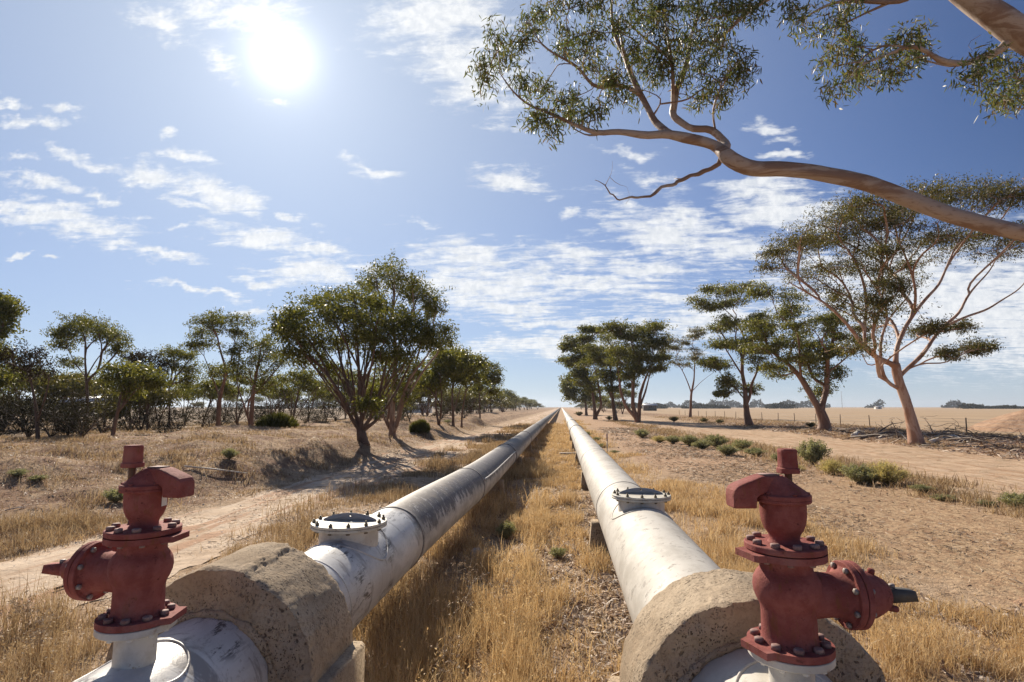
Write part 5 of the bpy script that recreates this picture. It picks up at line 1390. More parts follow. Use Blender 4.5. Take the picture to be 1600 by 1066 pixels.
gr = np.random.default_rng(900)
def width(y, w0=.004): return w0*(.75+.32*np.maximum(y-2, 0)**.85)*gr.uniform(.7, 1.3, len(y))
def under_pipe(P, h):
    """blades standing under a pipe stay below its belly"""
    x, y = P[:, 0], P[:, 1]
    h = np.where(np.abs(x+1.79) < .33, np.minimum(h, .30-.0*x), h)
    return np.where(np.abs(x-.853) < .36, np.minimum(h, .28), h)

# between the pipes
g = Geo()
mA = lambda x, y: np.clip(.42+2.3*fbm(x*1.1, y*.8, 0, 3, 41)-.95*sstep(x, -.45, .05)*(1-sstep(y, 7, 14))+.25*sstep(y, 8, 14), .06, 1)
P = scatter(150000, -2.1, .55, 1.5, 70, gr, mA, clump=26, cr=.035)
hh = (.12+.34*np.clip(.5+fbm(P[:, 0]*1.3, P[:, 1]*1.1, 0, 2, 43), 0, 1)*gr.uniform(.4, 1.2, len(P)))*np.where(P[:, 0] > -.25, .62, 1)
hh = under_pipe(P, hh*np.where(P[:, 1] > 9, .8, 1)); blades(g, P, hh, width(P[:, 1], .0036), gr, .55, head=.05)
setp(g.build('dry_grass', M['dry']), kind='stuff')
# the tall golden stand by the left collar
g = Geo()
P = scatter(14000, -1.50, -.25, 3.4, 7.2, gr, lambda x, y: np.clip(.45+2.4*fbm(x*1.6, y*1.2, 0, 3, 71)-.5*sstep(y, 5.4, 7), .02, 1), clump=20, cr=.03)
hh = .22+.36*gr.random(len(P))*np.clip(.9-.5*(P[:, 0]+1.5), .4, 1); blades(g, P, hh, width(P[:, 1], .0034), gr, .42, head=.02)
P = scatter(9000, -.6, .3, 4.5, 14, gr, lambda x, y: np.clip(.1+2.2*fbm(x*1.8, y*.9, 0, 3, 72), 0, 1), clump=30, cr=.03)
blades(g, P, .14+.26*gr.random(len(P)), width(P[:, 1], .0034), gr, .6, head=.05)
setp(g.build('dry_grass', M['dry']), kind='stuff')
# right of the right pipe
g = Geo()
edgeB = lambda y: 4.5+.9*fbm(y*.5, y*0+2, 0, 3, 44)-1.6*sstep(y, 9, 24)-.4*sstep(y, 24, 60)
mB = lambda x, y: np.clip(.95+1.9*fbm(x*.9, y*.7, 0, 3, 45), .12, 1)*np.clip((edgeB(y)-x)/.8+.3, 0, 1)*np.where(np.hypot((x-5.6)/1.3, (y-6.9)/.8) < 1, .1, 1)
P = scatter(300000, 1.0, 6.2, 1.4, 90, gr, mB, clump=24, cr=.04)
hh = .07+.20*np.clip(.5+fbm(P[:, 0]*1.3, P[:, 1]*1.1, 0, 2, 46), 0, 1)*gr.uniform(.4, 1.2, len(P))
hh = under_pipe(P, hh*np.where(P[:, 0] < 2.4, 1.15, 1)); blades(g, P, hh, width(P[:, 1], .0036), gr, .55, head=.03)
setp(g.build('dry_grass', M['dry']), kind='stuff')
# between the left pipe and its track: taller, thinner, in clumps
g = Geo()
mC = lambda x, y: np.clip(.36+1.7*fbm(x*.9, y*.6, 0, 3, 47)+.5*sstep(x, -4.0, -2.6)+.25*sstep(y, 10, 20), .012, 1)*np.clip((x+5.9)/1.2, .0, 1)
P = scatter(130000, -5.9, -1.6, 2.0, 70, gr, mC, clump=22, cr=.045)
hh = (.10+.36*np.clip(.4+fbm(P[:, 0]*1.1, P[:, 1]*.9, 0, 2, 48), 0, 1)*gr.uniform(.35, 1.2, len(P)))*np.where(P[:, 1] > 14, .8, 1); hh = under_pipe(P, hh)
blades(g, P, hh, width(P[:, 1], .0036), gr, .28, head=.10)
setp(g.build('dry_grass', M['dry_dark']), kind='stuff')
# the left bank: matted tufts
g = Geo()
mD = lambda x, y: np.clip(.62+1.5*fbm(x*.55, y*.5, 0, 3, 49), .05, 1)*np.clip((-x-7.3)/.7, 0, 1)
P = scatter(270000, lambda y: -8-y*1.15, lambda y: -7.2+0*y, 5.5, 75, gr, mD, clump=28, cr=.07)
hh = .04+.15*np.clip(.45+fbm(P[:, 0]*.9, P[:, 1]*.8, 0, 2, 50), 0, 1)*gr.uniform(.4, 1.3, len(P))*(1+.6*(P[:, 1] < 14))
blades(g, P, hh, width(P[:, 1], .0042), gr, .65)
setp(g.build('dry_grass', M['dry_dark']), kind='stuff')
# the dry weedy strip between the right tracks and the verge under the gums
g = Geo()
mF = lambda x, y: np.clip(.55+1.4*fbm(x*1.1, y*.4, 0, 3, 51), .03, 1)*np.exp(-((x-9.9+.04*np.maximum(y-30, 0))/1.2)**2)
P = scatter(90000, 7.2, 12.4, 5, 90, gr, mF, clump=24, cr=.05)
hh = .06+.20*gr.uniform(.2, 1.2, len(P)); blades(g, P, hh, width(P[:, 1], .005), gr, .6)
mG = lambda x, y: np.clip(.3+1.4*fbm(x*.4, y*.3, 0, 3, 52), .02, .8)
P = scatter(60000, 19.6, 33.0, 18, 130, gr, mG, clump=30, cr=.10)
hh = .05+.22*gr.uniform(.2, 1.2, len(P)); blades(g, P, hh, width(P[:, 1], .004), gr, .7)
setp(g.build('dry_weeds', M['dry_dark']), kind='stuff')
# flattened straw on the slashed ground and all the lying litter
g = Geo()
P = scatter(60000, 3.2, 9.6, 2.5, 60, gr, lambda x, y: np.clip(.55+1.2*fbm(x*.8, y*.5, 0, 3, 53), .1, 1)*np.clip((x-3.0)/1.5, 0, 1)); P[:, 2] += .008
straws(g, P, gr.uniform(.03, .10, len(P))*(1+.05*P[:, 1]), width(P[:, 1], .0035), gr)
P = scatter(50000, -2.3, 1.6, 1.4, 30, gr, lambda x, y: np.clip(.6+1.2*fbm(x*1.2, y, 0, 3, 54), .15, 1)); P[:, 2] += .010
straws(g, P, gr.uniform(.03, .16, len(P)), width(P[:, 1], .0035), gr)
P = scatter(42000, -8.2, -2.2, 2.5, 40, gr, lambda x, y: np.clip(.2+1.4*fbm(x*.8, y*.6, 0, 3, 55), .03, 1)); P[:, 2] += .012
straws(g, P, gr.uniform(.02, .10, len(P)), width(P[:, 1], .003), gr)
P = scatter(40000, lambda y: -8-y*1.0, lambda y: -7.6+0*y, 6, 45, gr); P[:, 2] += .02
straws(g, P, gr.uniform(.03, .12, len(P)), width(P[:, 1], .0022), gr, .5)
setp(g.build('straw', M['straw']), kind='stuff')
g = Geo()
P = scatter(15000, -1.6, .8, 1.5, 14, gr, lambda x, y: .2+.8*sstep(x, -.8, -.1)); P[:, 2] += .012
straws(g, P, gr.uniform(.03, .12, len(P)), gr.uniform(.006, .02, len(P)), gr, .35)
P = scatter(14000, 1.2, 5.0, 1.4, 7, gr, lambda x, y: np.clip(.25+1.5*fbm(x*1.5, y*1.5, 0, 3, 56), .05, 1)); P[:, 2] += .012
straws(g, P, gr.uniform(.03, .13, len(P)), gr.uniform(.006, .022, len(P)), gr, .35)
P = scatter(9000, 18.5, 33, 18, 75, gr); P[:, 2] += .02
straws(g, P, gr.uniform(.15, .7, len(P)), gr.uniform(.02, .06, len(P)), gr, .25)
P = scatter(2500, lambda y: -9-y*.9, lambda y: -8+0*y, 9, 40, gr); P[:, 2] += .02
straws(g, P, gr.uniform(.05, .2, len(P)), gr.uniform(.006, .018, len(P)), gr, .4)
setp(g.build('bark_litter', M['bark_bits']), kind='stuff')
# small stones of the tracks and banks
def stones(n, reg, smin, smax, mat):
    g = Geo(); P = scatter(n, *reg, gr)
    ico = np.array([(0,0,.75),(.9,0,.1),(.28,.85,.1),(-.73,.53,.1),(-.73,-.53,.1),(.28,-.85,.1),(0,0,-.4)])
    f = np.array([(0,1,2),(0,2,3),(0,3,4),(0,4,5),(0,5,1),(6,2,1),(6,3,2),(6,4,3),(6,5,4),(6,1,5)])
    for p in P:
        s = gr.uniform(smin, smax)*(gr.random()**1.5+.3)*(1+.03*p[1]); a = gr.uniform(0, 6.28); c, sn = math.cos(a), math.sin(a)
        V = ico*gr.uniform(.7, 1.3, (7, 3))*s; V = V@np.array([[c, sn, 0], [-sn, c, 0], [0, 0, 1]]); g.add(V+p, None, f)
    return setp(g.build('gravel', mat), kind='stuff')
stones(2600, (-8.5, 1.2, 2.0, 30), .008, .026, M['stone'])
stones(2200, (1.2, 12, 2.5, 34), .008, .028, M['red_earth'])
# broken red soil thrown up in the grass at the right
setp(heap('hill', 5.75, 6.9, 1.25, .75, .10, M['red_earth'], 8), kind='structure')

# ---------------------------------------------------------------- bushes and weeds, each one a thing
def bush_mesh(kind, seed):
    rng = np.random.default_rng(seed); g = Geo(); s = Geo()
    if kind == 'dome':          # dense, upright, fine leaved
        n = 9000; a = rng.uniform(0, 2*math.pi, n); u = rng.random(n)**.5
        lump = (1+.18*np.sin(a*3+seed)+.12*np.sin(a*7+1))*(1+.22*fbm(a*4, u*5, 0, 3, seed))
        top = np.sqrt(np.clip(1-u*u, 0, 1)); z = rng.uniform(.15, 1, n)**.6*top
        P = np.c_[np.cos(a)*u*lump, np.sin(a)*u*lump, z*.82]
        d = P*np.array([.8, .8, 1.0])+np.array([0, 0, .5]); d /= np.linalg.norm(d, axis=1)[:, None]
        b = P-d*.10; e = P+d*rng.uniform(.06, .30, n)[:, None]; v = np.cross(d, rng.normal(0, 1, (n, 3))); v /= np.linalg.norm(v, axis=1)[:, None]
        g.add(np.stack([b-v*.010, b+v*.010, e+v*.004, e-v*.004], 1).reshape(-1, 3), np.arange(n)[:, None]*4+np.arange(4)[None])
    else:                       # open weed: sprays of small leaves on stems from one foot
        k = 46 if kind == 'saltbush' else 70
        for i in range(k):
            a = rng.uniform(0, 2*math.pi); t = rng.uniform(.1, 1.0)*(1.0 if kind == 'saltbush' else 1.15); L = rng.uniform(.7, 1.0)
            e = np.array([math.cos(a)*math.sin(t)*L, math.sin(a)*math.sin(t)*L, math.cos(t)*L*(1.0 if kind == 'saltbush' else .9)+.02])
            m = e*.5+np.array([0, 0, .06])+rng.normal(0, .04, 3)
            tube(s, [(0, 0, -.05), m, e], [.013, .009, .004], 4)
            q = 120 if kind == 'saltbush' else 90; u = rng.uniform(.3, 1.05, (q, 1)); C = (1-u)**2*0+2*u*(1-u)*m+u*u*e+rng.normal(0, .055, (q, 3))
            C[:, 2] = np.maximum(C[:, 2], .0)
            leaves(g, C, .085 if kind == 'saltbush' else .08, .036 if kind == 'saltbush' else .018, rng, -.4)
    return g, s
protos_b = {}
def bush(kind, px, py, size, hsc, label, group, name, mat, Y=None):
    p = at_ground(px, py) if Y is None else None
    if p is None: q = at_y(px, py, Y); p = np.array([q[0], Y, GH(q[0], Y)])
    key = (kind, mat, len([1 for k in protos_b if k[0] == kind]) % 1)
    if key not in protos_b:
        gm, sm = bush_mesh(kind, len(protos_b)+7); root = empty(name, p)
        gm.build('foliage', M[mat], root)
        if sm.v: sm.build('stem', M['dead_wood'], root, smooth=True)
        protos_b[key] = root
    else: root = tree_copy(protos_b[key], p, 0, 1)
    root.location = p-np.array([0, 0, .01]); root.rotation_euler = (0, 0, (px*1.7) % 6.28); root.scale = (size, size, size*hsc)
    setp(root, label, 'bush', group)
bush('dome', 432, 676, 1.15, 1.15, 'round dense green bush on the left bank, the larger of the two', 'round bushes on the left bank', 'round_bush', 'leaf_bush')
bush('dome', 657, 680, .62, 1.5, 'smaller round green bush between the pale trunk and the row of four trees', 'round bushes on the left bank', 'round_bush', 'leaf_bush')
WD = 'green and straw coloured weeds on the strip between the right tracks'
for (px, py, s, h, k, lab) in (
 (1118, 699, .62, .8, 's', 'darkest green weed on the strip between the tracks, in the middle of the row'), (1098, 702, .55, .6, 's', 'low green weed just left of the darkest weed'), (1078, 697, .62, .7, 's', 'green weed left of the low one, third from the far cluster'), (1052, 693, .55, .6, 's', 'pale green weed among dry grass, second cluster of the row'),
 (1160, 704, .55, .7, 's', 'lone green weed right of the darkest weed'), (1137, 712, .50, .7, 's', 'low spreading green weed in front of the lone one'), (1030, 691, .52, .6, 't', 'straw coloured weed at the far end of the row'), (1003, 684, .6, .7, 's', 'grey green weed closest to the gum clump'),
 (1272, 727, .58, 1.15, 's', 'tall pointed green weed directly behind the spindle cap of the right valve'), (1222, 724, .42, .7, 's', 'bright green weed left of the spindle cap of the right valve'), (1300, 742, .42, .9, 't', 'round tan tumbleweed right of the tall pointed weed'),
 (1343, 756, .48, .8, 's', 'green weed with tan tips left of the pale tumbleweed'), (1385, 758, .52, .95, 't', 'pale yellow tumbleweed, the lightest of the row'), (1360, 757, .36, .7, 's', 'dark small weed between the tan tipped weed and the pale tumbleweed'),
 (1440, 768, .28, .45, 's', 'flat grey green weed right of the pale tumbleweed'), (1475, 782, .26, .4, 's', 'flat creeping weed in the gap toward the right edge'), (1592, 796, .36, .7, 's', 'dark weed cut by the right edge of the photo'), (1540, 790, .22, .4, 's', 'low creeping weed next to the dark weed at the edge'),
 (1180, 712, .5, .5, 's', 'low pale weed between the lone weed and the bright green one'), (1240, 735, .4, .4, 't', 'flat dry weed in front of the bright green one')):
    bush('saltbush' if k == 's' else 'tumble', px, py, s*1.45, h, lab, WD, 'weed', 'leaf_saltbush' if k == 's' else 'leaf_tumble')
for (px, py, s, h, lab) in ((918, 683, .45, .9, 'dark upright weed hugging the right pipe far along'), (932, 690, .42, .7, 'second dark weed beside the right pipe, left of the marker post'), (940, 699, .42, .5, 'flat weed at the foot of the marker post'), (960, 708, .36, .4, 'flat weed just right of the marker post')):
    bush('saltbush', px, py, s, h, lab, 'weeds by the right pipe', 'weed', 'leaf_saltbush')
for (px, py, s, h, lab) in ((180, 785, .38, .8, 'soft green weed behind the left valve'), (358, 724, .34, .9, 'olive weed on the left bank above the lying pole'), (28, 755, .30, .6, 'grey weed on the left bank near the left edge'), (60, 752, .28, .55, 'brown grey weed beside the grey one on the left bank'), (700, 668, .55, .5, 'green weed on the heap under the row of four trees')):
    bush('saltbush', px, py, s, h, lab, 'weeds on the left bank', 'weed', 'leaf_saltbush')
for (px, py, s, h, lab) in ((792, 842, .24, 1.2, 'dark green weed in the shade beside the left pipe'), (872, 872, .20, .8, 'small green tuft in the straw midway between the pipes'), (826, 905, .16, .7, 'low green tuft nearest the camera between the pipes')):
    bush('saltbush', px, py, s, h, lab, 'green weeds between the pipes', 'weed', 'leaf_saltbush')
# scrubby undergrowth in the shade of the left trees
SH = 'dark undergrowth shrubs under the left trees'
def scrub_proto(seed, mat):
    rng = np.random.default_rng(seed); b = np.zeros(3); limbs = [([b-(0, 0, .2), b+(0, 0, .08), b+(0, .01, .12)], None)]
    for k in range(11):
        a = rng.uniform(0, 6.28); r = rng.uniform(.5, 1.4); h = rng.uniform(.8, 1.9); limbs.append(([b+(0, 0, .08), b+(math.cos(a)*r*.4, math.sin(a)*r*.4, h*.5), b+(math.cos(a)*r, math.sin(a)*r, h)], None))
    cl = [(np.array([rng.normal(0, .9), rng.normal(0, .9), rng.uniform(.5, 1.9)]), .55, .55, .42) for _ in range(13)]
    return make_tree('scrub_bush', b, limbs, cl, seed, leaf=mat, bark='dead_wood', sub=4, nleaf=60, L=.12, W=.04, rs=.36, flat=.9, alpha=.3, ok_from=.05, r_tip=.007, R0=.06, twigs=2, cat='bush', group=SH, label='dark twiggy shrub')
sp = [scrub_proto(301, 'leaf_dark'), scrub_proto(302, 'leaf_brown'), scrub_proto(303, 'leaf_dark')]; sf = [True]*3
for i, (px, Y, s, k, lab) in enumerate((
 (-25, 27, 1.3, 0, 'dark shrub cut by the left edge'), (48, 28, 1.3, 0, 'dark shrub below the grey twiggy tree, on its left'), (82, 27, 1.15, 2, 'dark shrub below the grey twiggy tree, on its right'), (108, 29, 1.25, 1, 'brown twiggy shrub in front of the dark shed'), (132, 27, 1.1, 0, 'dark shrub at the foot of the umbrella gum'),
 (0, 36, 1.6, 0, 'tallest dark shrub behind the left edge shrubs'), (112, 38, 1.4, 2, 'dark shrub under the pale shed roof'),
 (255, 34, .85, 2, 'low dark shrub on the bank right of the leaning dark trunk'), (280, 36, .95, 0, 'dark mounded shrub left of the two lobed gum'), (330, 40, .9, 1, 'brown shrub behind the two lobed gum'),
 (345, 46, 1.15, 2, 'twiggy shrub right of the two lobed gum'), (370, 54, 1.3, 0, 'dark shrub in the gap left of the broad gum'), (412, 60, 1.5, 2, 'shrub far behind the round green bush'), (452, 62, 1.5, 1, 'brown shrub far right of the round green bush'), (525, 60, 1.4, 0, 'shrub seen between the stems of the big dark mallee'), (588, 58, 1.4, 2, 'shrub behind the big dark mallee on its right'), (160, 32, 1.0, 2, 'dark shrub right of the umbrella gum'), (205, 36, 1.1, 0, 'dark shrub between the leaning dark trunk and the middle of the scrub'), (232, 44, 1.3, 1, 'brown shrub under the brownish thin crowned tree'),
 (478, 52, .95, 0, 'grey shrub far behind the big dark mallee, on its left'), (500, 50, .95, 2, 'grey shrub far behind the big dark mallee, nearer its stems'), (396, 50, .8, 0, 'dark shrub behind the broad gum'), (560, 46, 1.0, 1, 'brown shrub seen through the stems of the big dark mallee'), (618, 44, .9, 2, 'dark shrub behind the pale grey trunk'), (640, 52, 1.2, 0, 'dark shrub right of the pale grey trunk'), (690, 60, 1.3, 2, 'dark shrub behind the first of the row of four'), (725, 66, 1.3, 0, 'dark shrub behind the third of the row of four'))):
    q = at_y(px, 650, Y); loc = (q[0], Y, GH(q[0], Y)-.03); s *= .80
    if sf[k]: o = sp[k]; sf[k] = False; o.location = loc; o.scale = (s, s, s); o['label'] = lab
    else: tree_copy(sp[k], loc, i*1.9 % 6.28, s, lab, SH)
# weeds growing under the gum clump and along the fence
for i, (px, py, s, lab) in enumerate(((1053, 659, 1.1, 'dark bush left of the slender open gum'), (1100, 660, .9, 'dark bush right of the slender open gum'), (1125, 662, .8, 'low bush left of the thick red trunk'), (1267, 668, .75, 'green bush left of the forked gum by the fence'), (952, 656, .9, 'dark bush under the dense dark gum'), (905, 650, 1.5, 'dark bush at the foot of the farthest bushy gum'))):
    bush('saltbush', px, py, s, .7, lab, 'bushes under the right gums', 'bush', 'leaf_olive')
# tall dead weeds in the shade between the pipes
def tall_weed(x, y, h, seed, lab):
    rng = np.random.default_rng(seed); g = Geo(); n = 5
    for i in range(n):
        a = rng.uniform(0, 6.28); l = rng.uniform(.1, .45); hh = h*rng.uniform(.6, 1)
        P = [np.array([0, 0, -.02]), np.array([math.cos(a)*l*.25*hh, math.sin(a)*l*.25*hh, hh*.55]), np.array([math.cos(a)*l*hh, math.sin(a)*l*hh, hh])]
        tube(g, P, [.0028, .0022, .0012], 4)
        for k in range(9):
            u = rng.uniform(.45, 1); q = P[0]*(1-u)**2+2*u*(1-u)*P[1]+u*u*P[2]; b = q+rng.normal(0, .05, 3)+np.array([0, 0, .03]); tube(g, [q, b], [.0011, .0006], 3)
            leaves(g, b+rng.normal(0, .007, (7, 3)), .022, .009, rng, .3)
    o = g.build('tall_weed', M['straw']); o.location = (x, y, GH(x, y)); setp(o, lab, 'weed', 'tall dead weeds beside the left pipe')
tall_weed(-.95, 5.2, .75, 1, 'tallest pale seeding weed in front of the dark left pipe'); tall_weed(-.85, 4.2, .6, 2, 'seeding weed with bright heads in the shade near the left collar'); tall_weed(-1.05, 6.2, .6, 3, 'seeding weed in the dark shade farther along the left pipe'); tall_weed(-.6, 5.9, .55, 4, 'seeding weed between the shade and the golden tussocks')
tall_weed(-4.3, 4.6, .5, 5, 'thin dead weed on the pale track left of the left valve'); tall_weed(-5.0, 5.2, .45, 6, 'small dead weed on the pale track near the left edge')

# ---------------------------------------------------------------- dead timber
def dead_branch(pts, r0, mat, seed, label, forks=6, grp='fallen branches heaped under the right gums', name='fallen_branch', cat='branch'):
    rng = np.random.default_rng(seed); pts = np.array(pts, float); b = pts[0].copy(); S = Skel(seed)
    S.poly(pts-b, np.linspace(r0, r0*.25, len(pts)), step=.2, ok_from=.3)
    L = np.linalg.norm(pts[-1]-pts[0])
    for k in range(forks):
        t = rng.uniform(.25, 1); c = (pts[0]*(1-t)+pts[-1]*t)-b; m_ = min(L, 2.4); S.grow(c+np.array([rng.normal(0, .30)*m_, rng.normal(0, .2)*m_, abs(rng.normal(.0, .16))*m_+.1]), .0, .15, .08)
    r = S.radii(r0*.16, R0=r0); g = Geo(); S.tubes(g, r, (7, 5, 4)); o = g.build(name, M[mat], smooth=True); o.location = b; setp(o, label, cat, grp)
def gp(px, py, dz=.1): q = at_ground(px, py); return q+np.array([0, 0, dz])
dead = [
 ((1345,688),(1425,680),.15,'dead_wood','dark dead branch lying left of the pale salmon gum'),((1310,676),(1370,684),.12,'dead_wood','dead branch reaching out toward the fence at the left end of the heap'),((1330,686),(1420,690),.12,'dead_wood','thin dark branch along the near side of the heap'),
 ((1372,678),(1412,660),.10,'dead_wood','dead branch sticking up left of the pale trunk'),((1405,690),(1392,658),.08,'dead_wood','forked dead twig standing closest to the pale trunk'),((1440,682),(1540,690),.14,'dead_wood','long dark branch right of the pale trunk'),((1450,690),(1500,676),.12,'dead_wood','arched dead branch right of the pale trunk'),
 ((1445,688),(1520,694),.12,'dead_wood','low dark branch in the shade right of the pale trunk'),((1500,692),(1600,690),.12,'dead_wood','dark branch running to the right edge of the photo'),((1460,684),(1445,655),.07,'dead_wood','thin dead twigs standing behind the pale trunk'),((1480,690),(1560,700),.08,'dead_wood','thin crooked branch lying out toward the track'),
 ((1420,693),(1395,676),.09,'dead_wood','stout broken bough leaning by the pale trunk'),((1485,697),(1595,706),.05,'dead_wood','long thin stick at the edge of the track')]
for i, (a, b, r0, m, lab) in enumerate(dead):
    A, B = gp(*a, .12), gp(*b, .12) if b[1] > 668 else None
    if B is None:
        B = at_y(b[0], b[1], A[1]+.6)
    mid = (A+B)/2+np.array([0, 0, .25]); dead_branch([A, mid, B], r0*.62, m, 500+i, lab, forks=11)
A, B, C_ = gp(1455, 693, .1), gp(1492, 686, .22), gp(1515, 694, .06)
dead_branch([A, (A+B)/2+(0, 0, .05), B, C_], .13, 'pale_wood', 521, 'bleached white curved log right of the pale trunk', 1)
A, B = gp(1334, 684, .12), gp(1346, 679, .2)
dead_branch([A, (A+B)/2+(0, 0, .1), B], .20, 'pale_wood', 522, 'short bleached stump piece at the left end of the heap', 2)
A, B = gp(288, 733, .06), gp(386, 734, .06)
g = Geo(); tube(g, [A-A, (B-A)*.5+(0, 0, .01), B-A], [.022, .021, .018], 8); o = g.build('fallen_pole', M['pale_wood'], smooth=True); o.location = A; setp(o, 'thin pale pole lying on the left bank', 'pole')
for i, (a, b, lab) in enumerate((((8, 800), (40, 795), 'pale stick on the left bank near the left edge'), ((262, 846), (276, 836), 'short pale stick on the edge of the left track'), ((85, 925), (125, 915), 'dark stick lying on the pale track left of the left valve'), ((40, 990), (75, 960), 'bent dark stick on the pale track near the left edge'))):
    A, B = gp(*a, .03), gp(*b, .03); g = Geo(); tube(g, [A-A, (B-A)*.5+(0.0, .03, .015), B-A], [.014, .012, .008], 6); o = g.build('stick', M['pale_wood'] if i < 2 else M['dead_wood'], smooth=True); o.location = A; setp(o, lab, 'stick')

# ---------------------------------------------------------------- fence, post, slab, far buildings
def fence():
    root = empty('fence', (32, 40, 0), 0, 'wire fence with thin dark posts between the gums and the field', 'fence')
    ys = []
    for px in (1509, 1359, 1313, 1275, 1242, 1216, 1191, 1168, 1150, 1133, 1118, 1104, 1092, 1081, 1071, 1062):
        d = ray(px, 660); ys.append(32*d[1]/d[0])
    ys = [ys[0]-14] + ys
    for i, y in enumerate(ys):
        lean = .05*math.sin(i*2.3); g = Geo(); tube(g, [(0, y-40, -.3), (lean*.5, y-40, .6), (lean, y-40, 1.3)], [.05, .048, .045], 7); g.build('post', M['post'], root, smooth=True)
    for z in (.35, .65, .95, 1.2):
        g = Geo(); P = []
        for a, b in zip(ys[:-1], ys[1:]):
            for t in (0, .5): y = a+(b-a)*t; P.append((0, y-40, z-(.02 if t else 0)))
        tube(g, P, .008, 4); g.build('wire', M['wire'], root)
fence()
p = at_ground(949, 709)
root = empty('marker_post', p, 0, 'slender marker post, dark blue above and pale below, beside the right track', 'post')
g = Geo(); revolve(g, [(.022, -.1), (.022, .56)], 12); g.build('lower_post', M['pale_paint'], root)
g = Geo(); revolve(g, [(.026, .56), (.026, .90), (.02, .915)], 12); g.build('upper_sleeve', M['marker_blue'], root)
p = at_ground(887, 711); g = Geo(); Mx = np.array(Matrix.Rotation(.05, 4, 'Z')); box(g, (0, 0, .05), (.75, .26, .10), Mx); o = g.build('concrete_slab', M['stone']); o.location = p; setp(o, 'pale slab lying in the grass beside the right pipe', 'slab')
p = at_ground(745, 868); g = Geo(); n = 12
V = []; 
for i in range(7):
    for j in range(n): a = j/n*6.283; b = i/6*math.pi/1.15; V.append((.10*math.sin(b)*math.cos(a)*(1+.15*math.sin(3*a)), .08*math.sin(b)*math.sin(a), .09*math.cos(b)+.02))
g.add(V, [(i*n+j, i*n+(j+1) % n, (i+1)*n+(j+1) % n, (i+1)*n+j) for i in range(6) for j in range(n)]); o = g.build('stone', M['stone'], smooth=True); o.location = p; setp(o, 'round grey stone in the shade of the left pipe', 'stone')

def shed(name, px, Y, w, dpt, h, ridge, wall, roof, label, cat='shed', openings=()):
    q = at_y(px, 640, Y); x = q[0]; root = empty(name, (x, Y, 0), 0, label, cat)
    g = Geo(); hw, hd = w/2, dpt/2
    V = [(-hw, -hd, -.3), (hw, -hd, -.3), (hw, hd, -.3), (-hw, hd, -.3), (-hw, -hd, h), (hw, -hd, h), (hw, hd, h), (-hw, hd, h), (-hw, 0, h+ridge), (hw, 0, h+ridge)]
    g.add(V, [(0, 1, 5, 4), (2, 3, 7, 6), (0, 4, 7, 3), (1, 2, 6, 5)], [(4, 8, 7), (5, 6, 9)]); g.build('wall', M[wall], root)
    g = Geo(); e = .4
    V = [(-hw-e, -hd-e, h-ridge*e/hd+.05), (hw+e, -hd-e, h-ridge*e/hd+.05), (hw+e, 0, h+ridge+.05), (-hw-e, 0, h+ridge+.05), (hw+e, hd+e, h-ridge*e/hd+.05), (-hw-e, hd+e, h-ridge*e/hd+.05)]
    V2 = [(a, b, c+.12) for a, b, c in V]; g.add(V+V2, [(6, 7, 8, 9), (9, 8, 10, 11), (1, 0, 3, 2), (2, 3, 5, 4), (0, 1, 7, 6), (4, 5, 11, 10), (1, 2, 8, 7), (2, 4, 10, 8), (5, 3, 9, 11), (3, 0, 6, 9)]); g.build('roof', M[roof], root)
    for (ox, ow, oh, oz) in openings:
        g = Geo(); box(g, (ox, -hd-.03, oz+oh/2), (ow, .06, oh)); g.build('doorway' if oz < .3 else 'window', M['key'], root)
shed('shed', 130, 128, 17, 9, 3.2, 1.3, 'shed', 'roof', 'dark walled shed with a pale iron roof beyond the left road', openings=((-3, 3.4, 2.6, 0), (4, 1.2, .9, 1.2)))
shed('house', 654, 210, 9, 7, 2.6, .9, 'white_wall', 'roof', 'small white house in the gap between the big mallee and the row of four trees', 'house', openings=((-2, 1, 2, 0), (1.8, 1.3, .9, 1.1)))
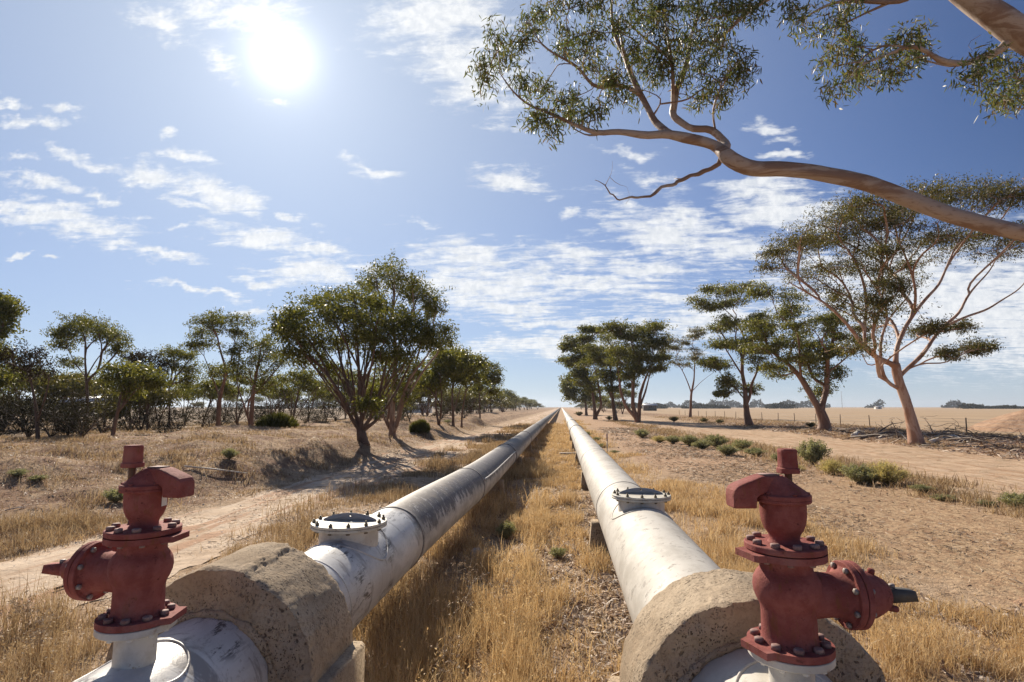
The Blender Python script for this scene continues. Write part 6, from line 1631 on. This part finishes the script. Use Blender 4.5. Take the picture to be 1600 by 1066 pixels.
shed('shed', 1015, 330, 7, 6, 3.0, .8, 'shed', 'roof', 'small dark shed on the horizon right of the gum clump', openings=((0, 3, 2.4, 0),))
shed('shed', 1372, 620, 5, 5, 2.2, .7, 'white_wall', 'roof', 'pale shed among the horizon trees left of the pale salmon gum', openings=((0, 2, 1.8, 0),))
for px, top, Y, lab in ((1316, 612, 900, 'tallest thin mast on the horizon, left of the pale salmon gum'), (1131, 617, 900, 'thin mast on the horizon between the slender gum and the thick red trunk'), (1190, 624, 900, 'short mast on the horizon right of the thick red trunk')):
    q = at_y(px, 636, Y); H = (636-top)/FPX*Y; root = empty('radio_mast', (q[0], Y, 0), 0, lab, 'mast', 'masts on the horizon')
    g = Geo()
    for a in (0, 2.09, 4.19): tube(g, [(.35*math.cos(a), .35*math.sin(a), 0), (.3*math.cos(a), .3*math.sin(a), H+2)], .10, 4)
    for k in range(int(H/1.5)):
        z = k*1.5; tube(g, [(.35*math.cos(k*2.09), .35*math.sin(k*2.09), z), (.35*math.cos(k*2.09+2.09), .35*math.sin(k*2.09+2.09), z+1.5)], .05, 3)
    g.build('lattice', M['mast'], root)
    g = Geo(); 
    for a in (0.5, 2.6, 4.7): tube(g, [(0, 0, H*.8), (math.cos(a)*H*.35, math.sin(a)*H*.35, 0)], .03, 3)
    g.build('guy_wire', M['mast'], root)

# ---------------------------------------------------------------- the air: thin even haze round everything
hx, hy0, hy1, hz = 4700.0, -70.0, 6200.0, 60.0
g = Geo(); box(g, (0, (hy0+hy1)/2, (hz-1.5)/2), (2*hx, hy1-hy0, hz+1.5)); ho = g.build('haze', None)
hm = bpy.data.materials.new('haze_air'); hm.use_nodes = True; T = NT(hm.node_tree); T.n.clear()
ou = T.node('ShaderNodeOutputMaterial'); pv = T.node('ShaderNodeVolumePrincipled')
pv.inputs['Color'].default_value = (.80, .88, 1.0, 1); pv.inputs['Density'].default_value = .00014; pv.inputs['Anisotropy'].default_value = .3
T.l.new(pv.outputs[0], ou.inputs['Volume']); ho.data.materials.append(hm); setp(ho, kind='stuff')
SC.cycles.volume_bounces = 0
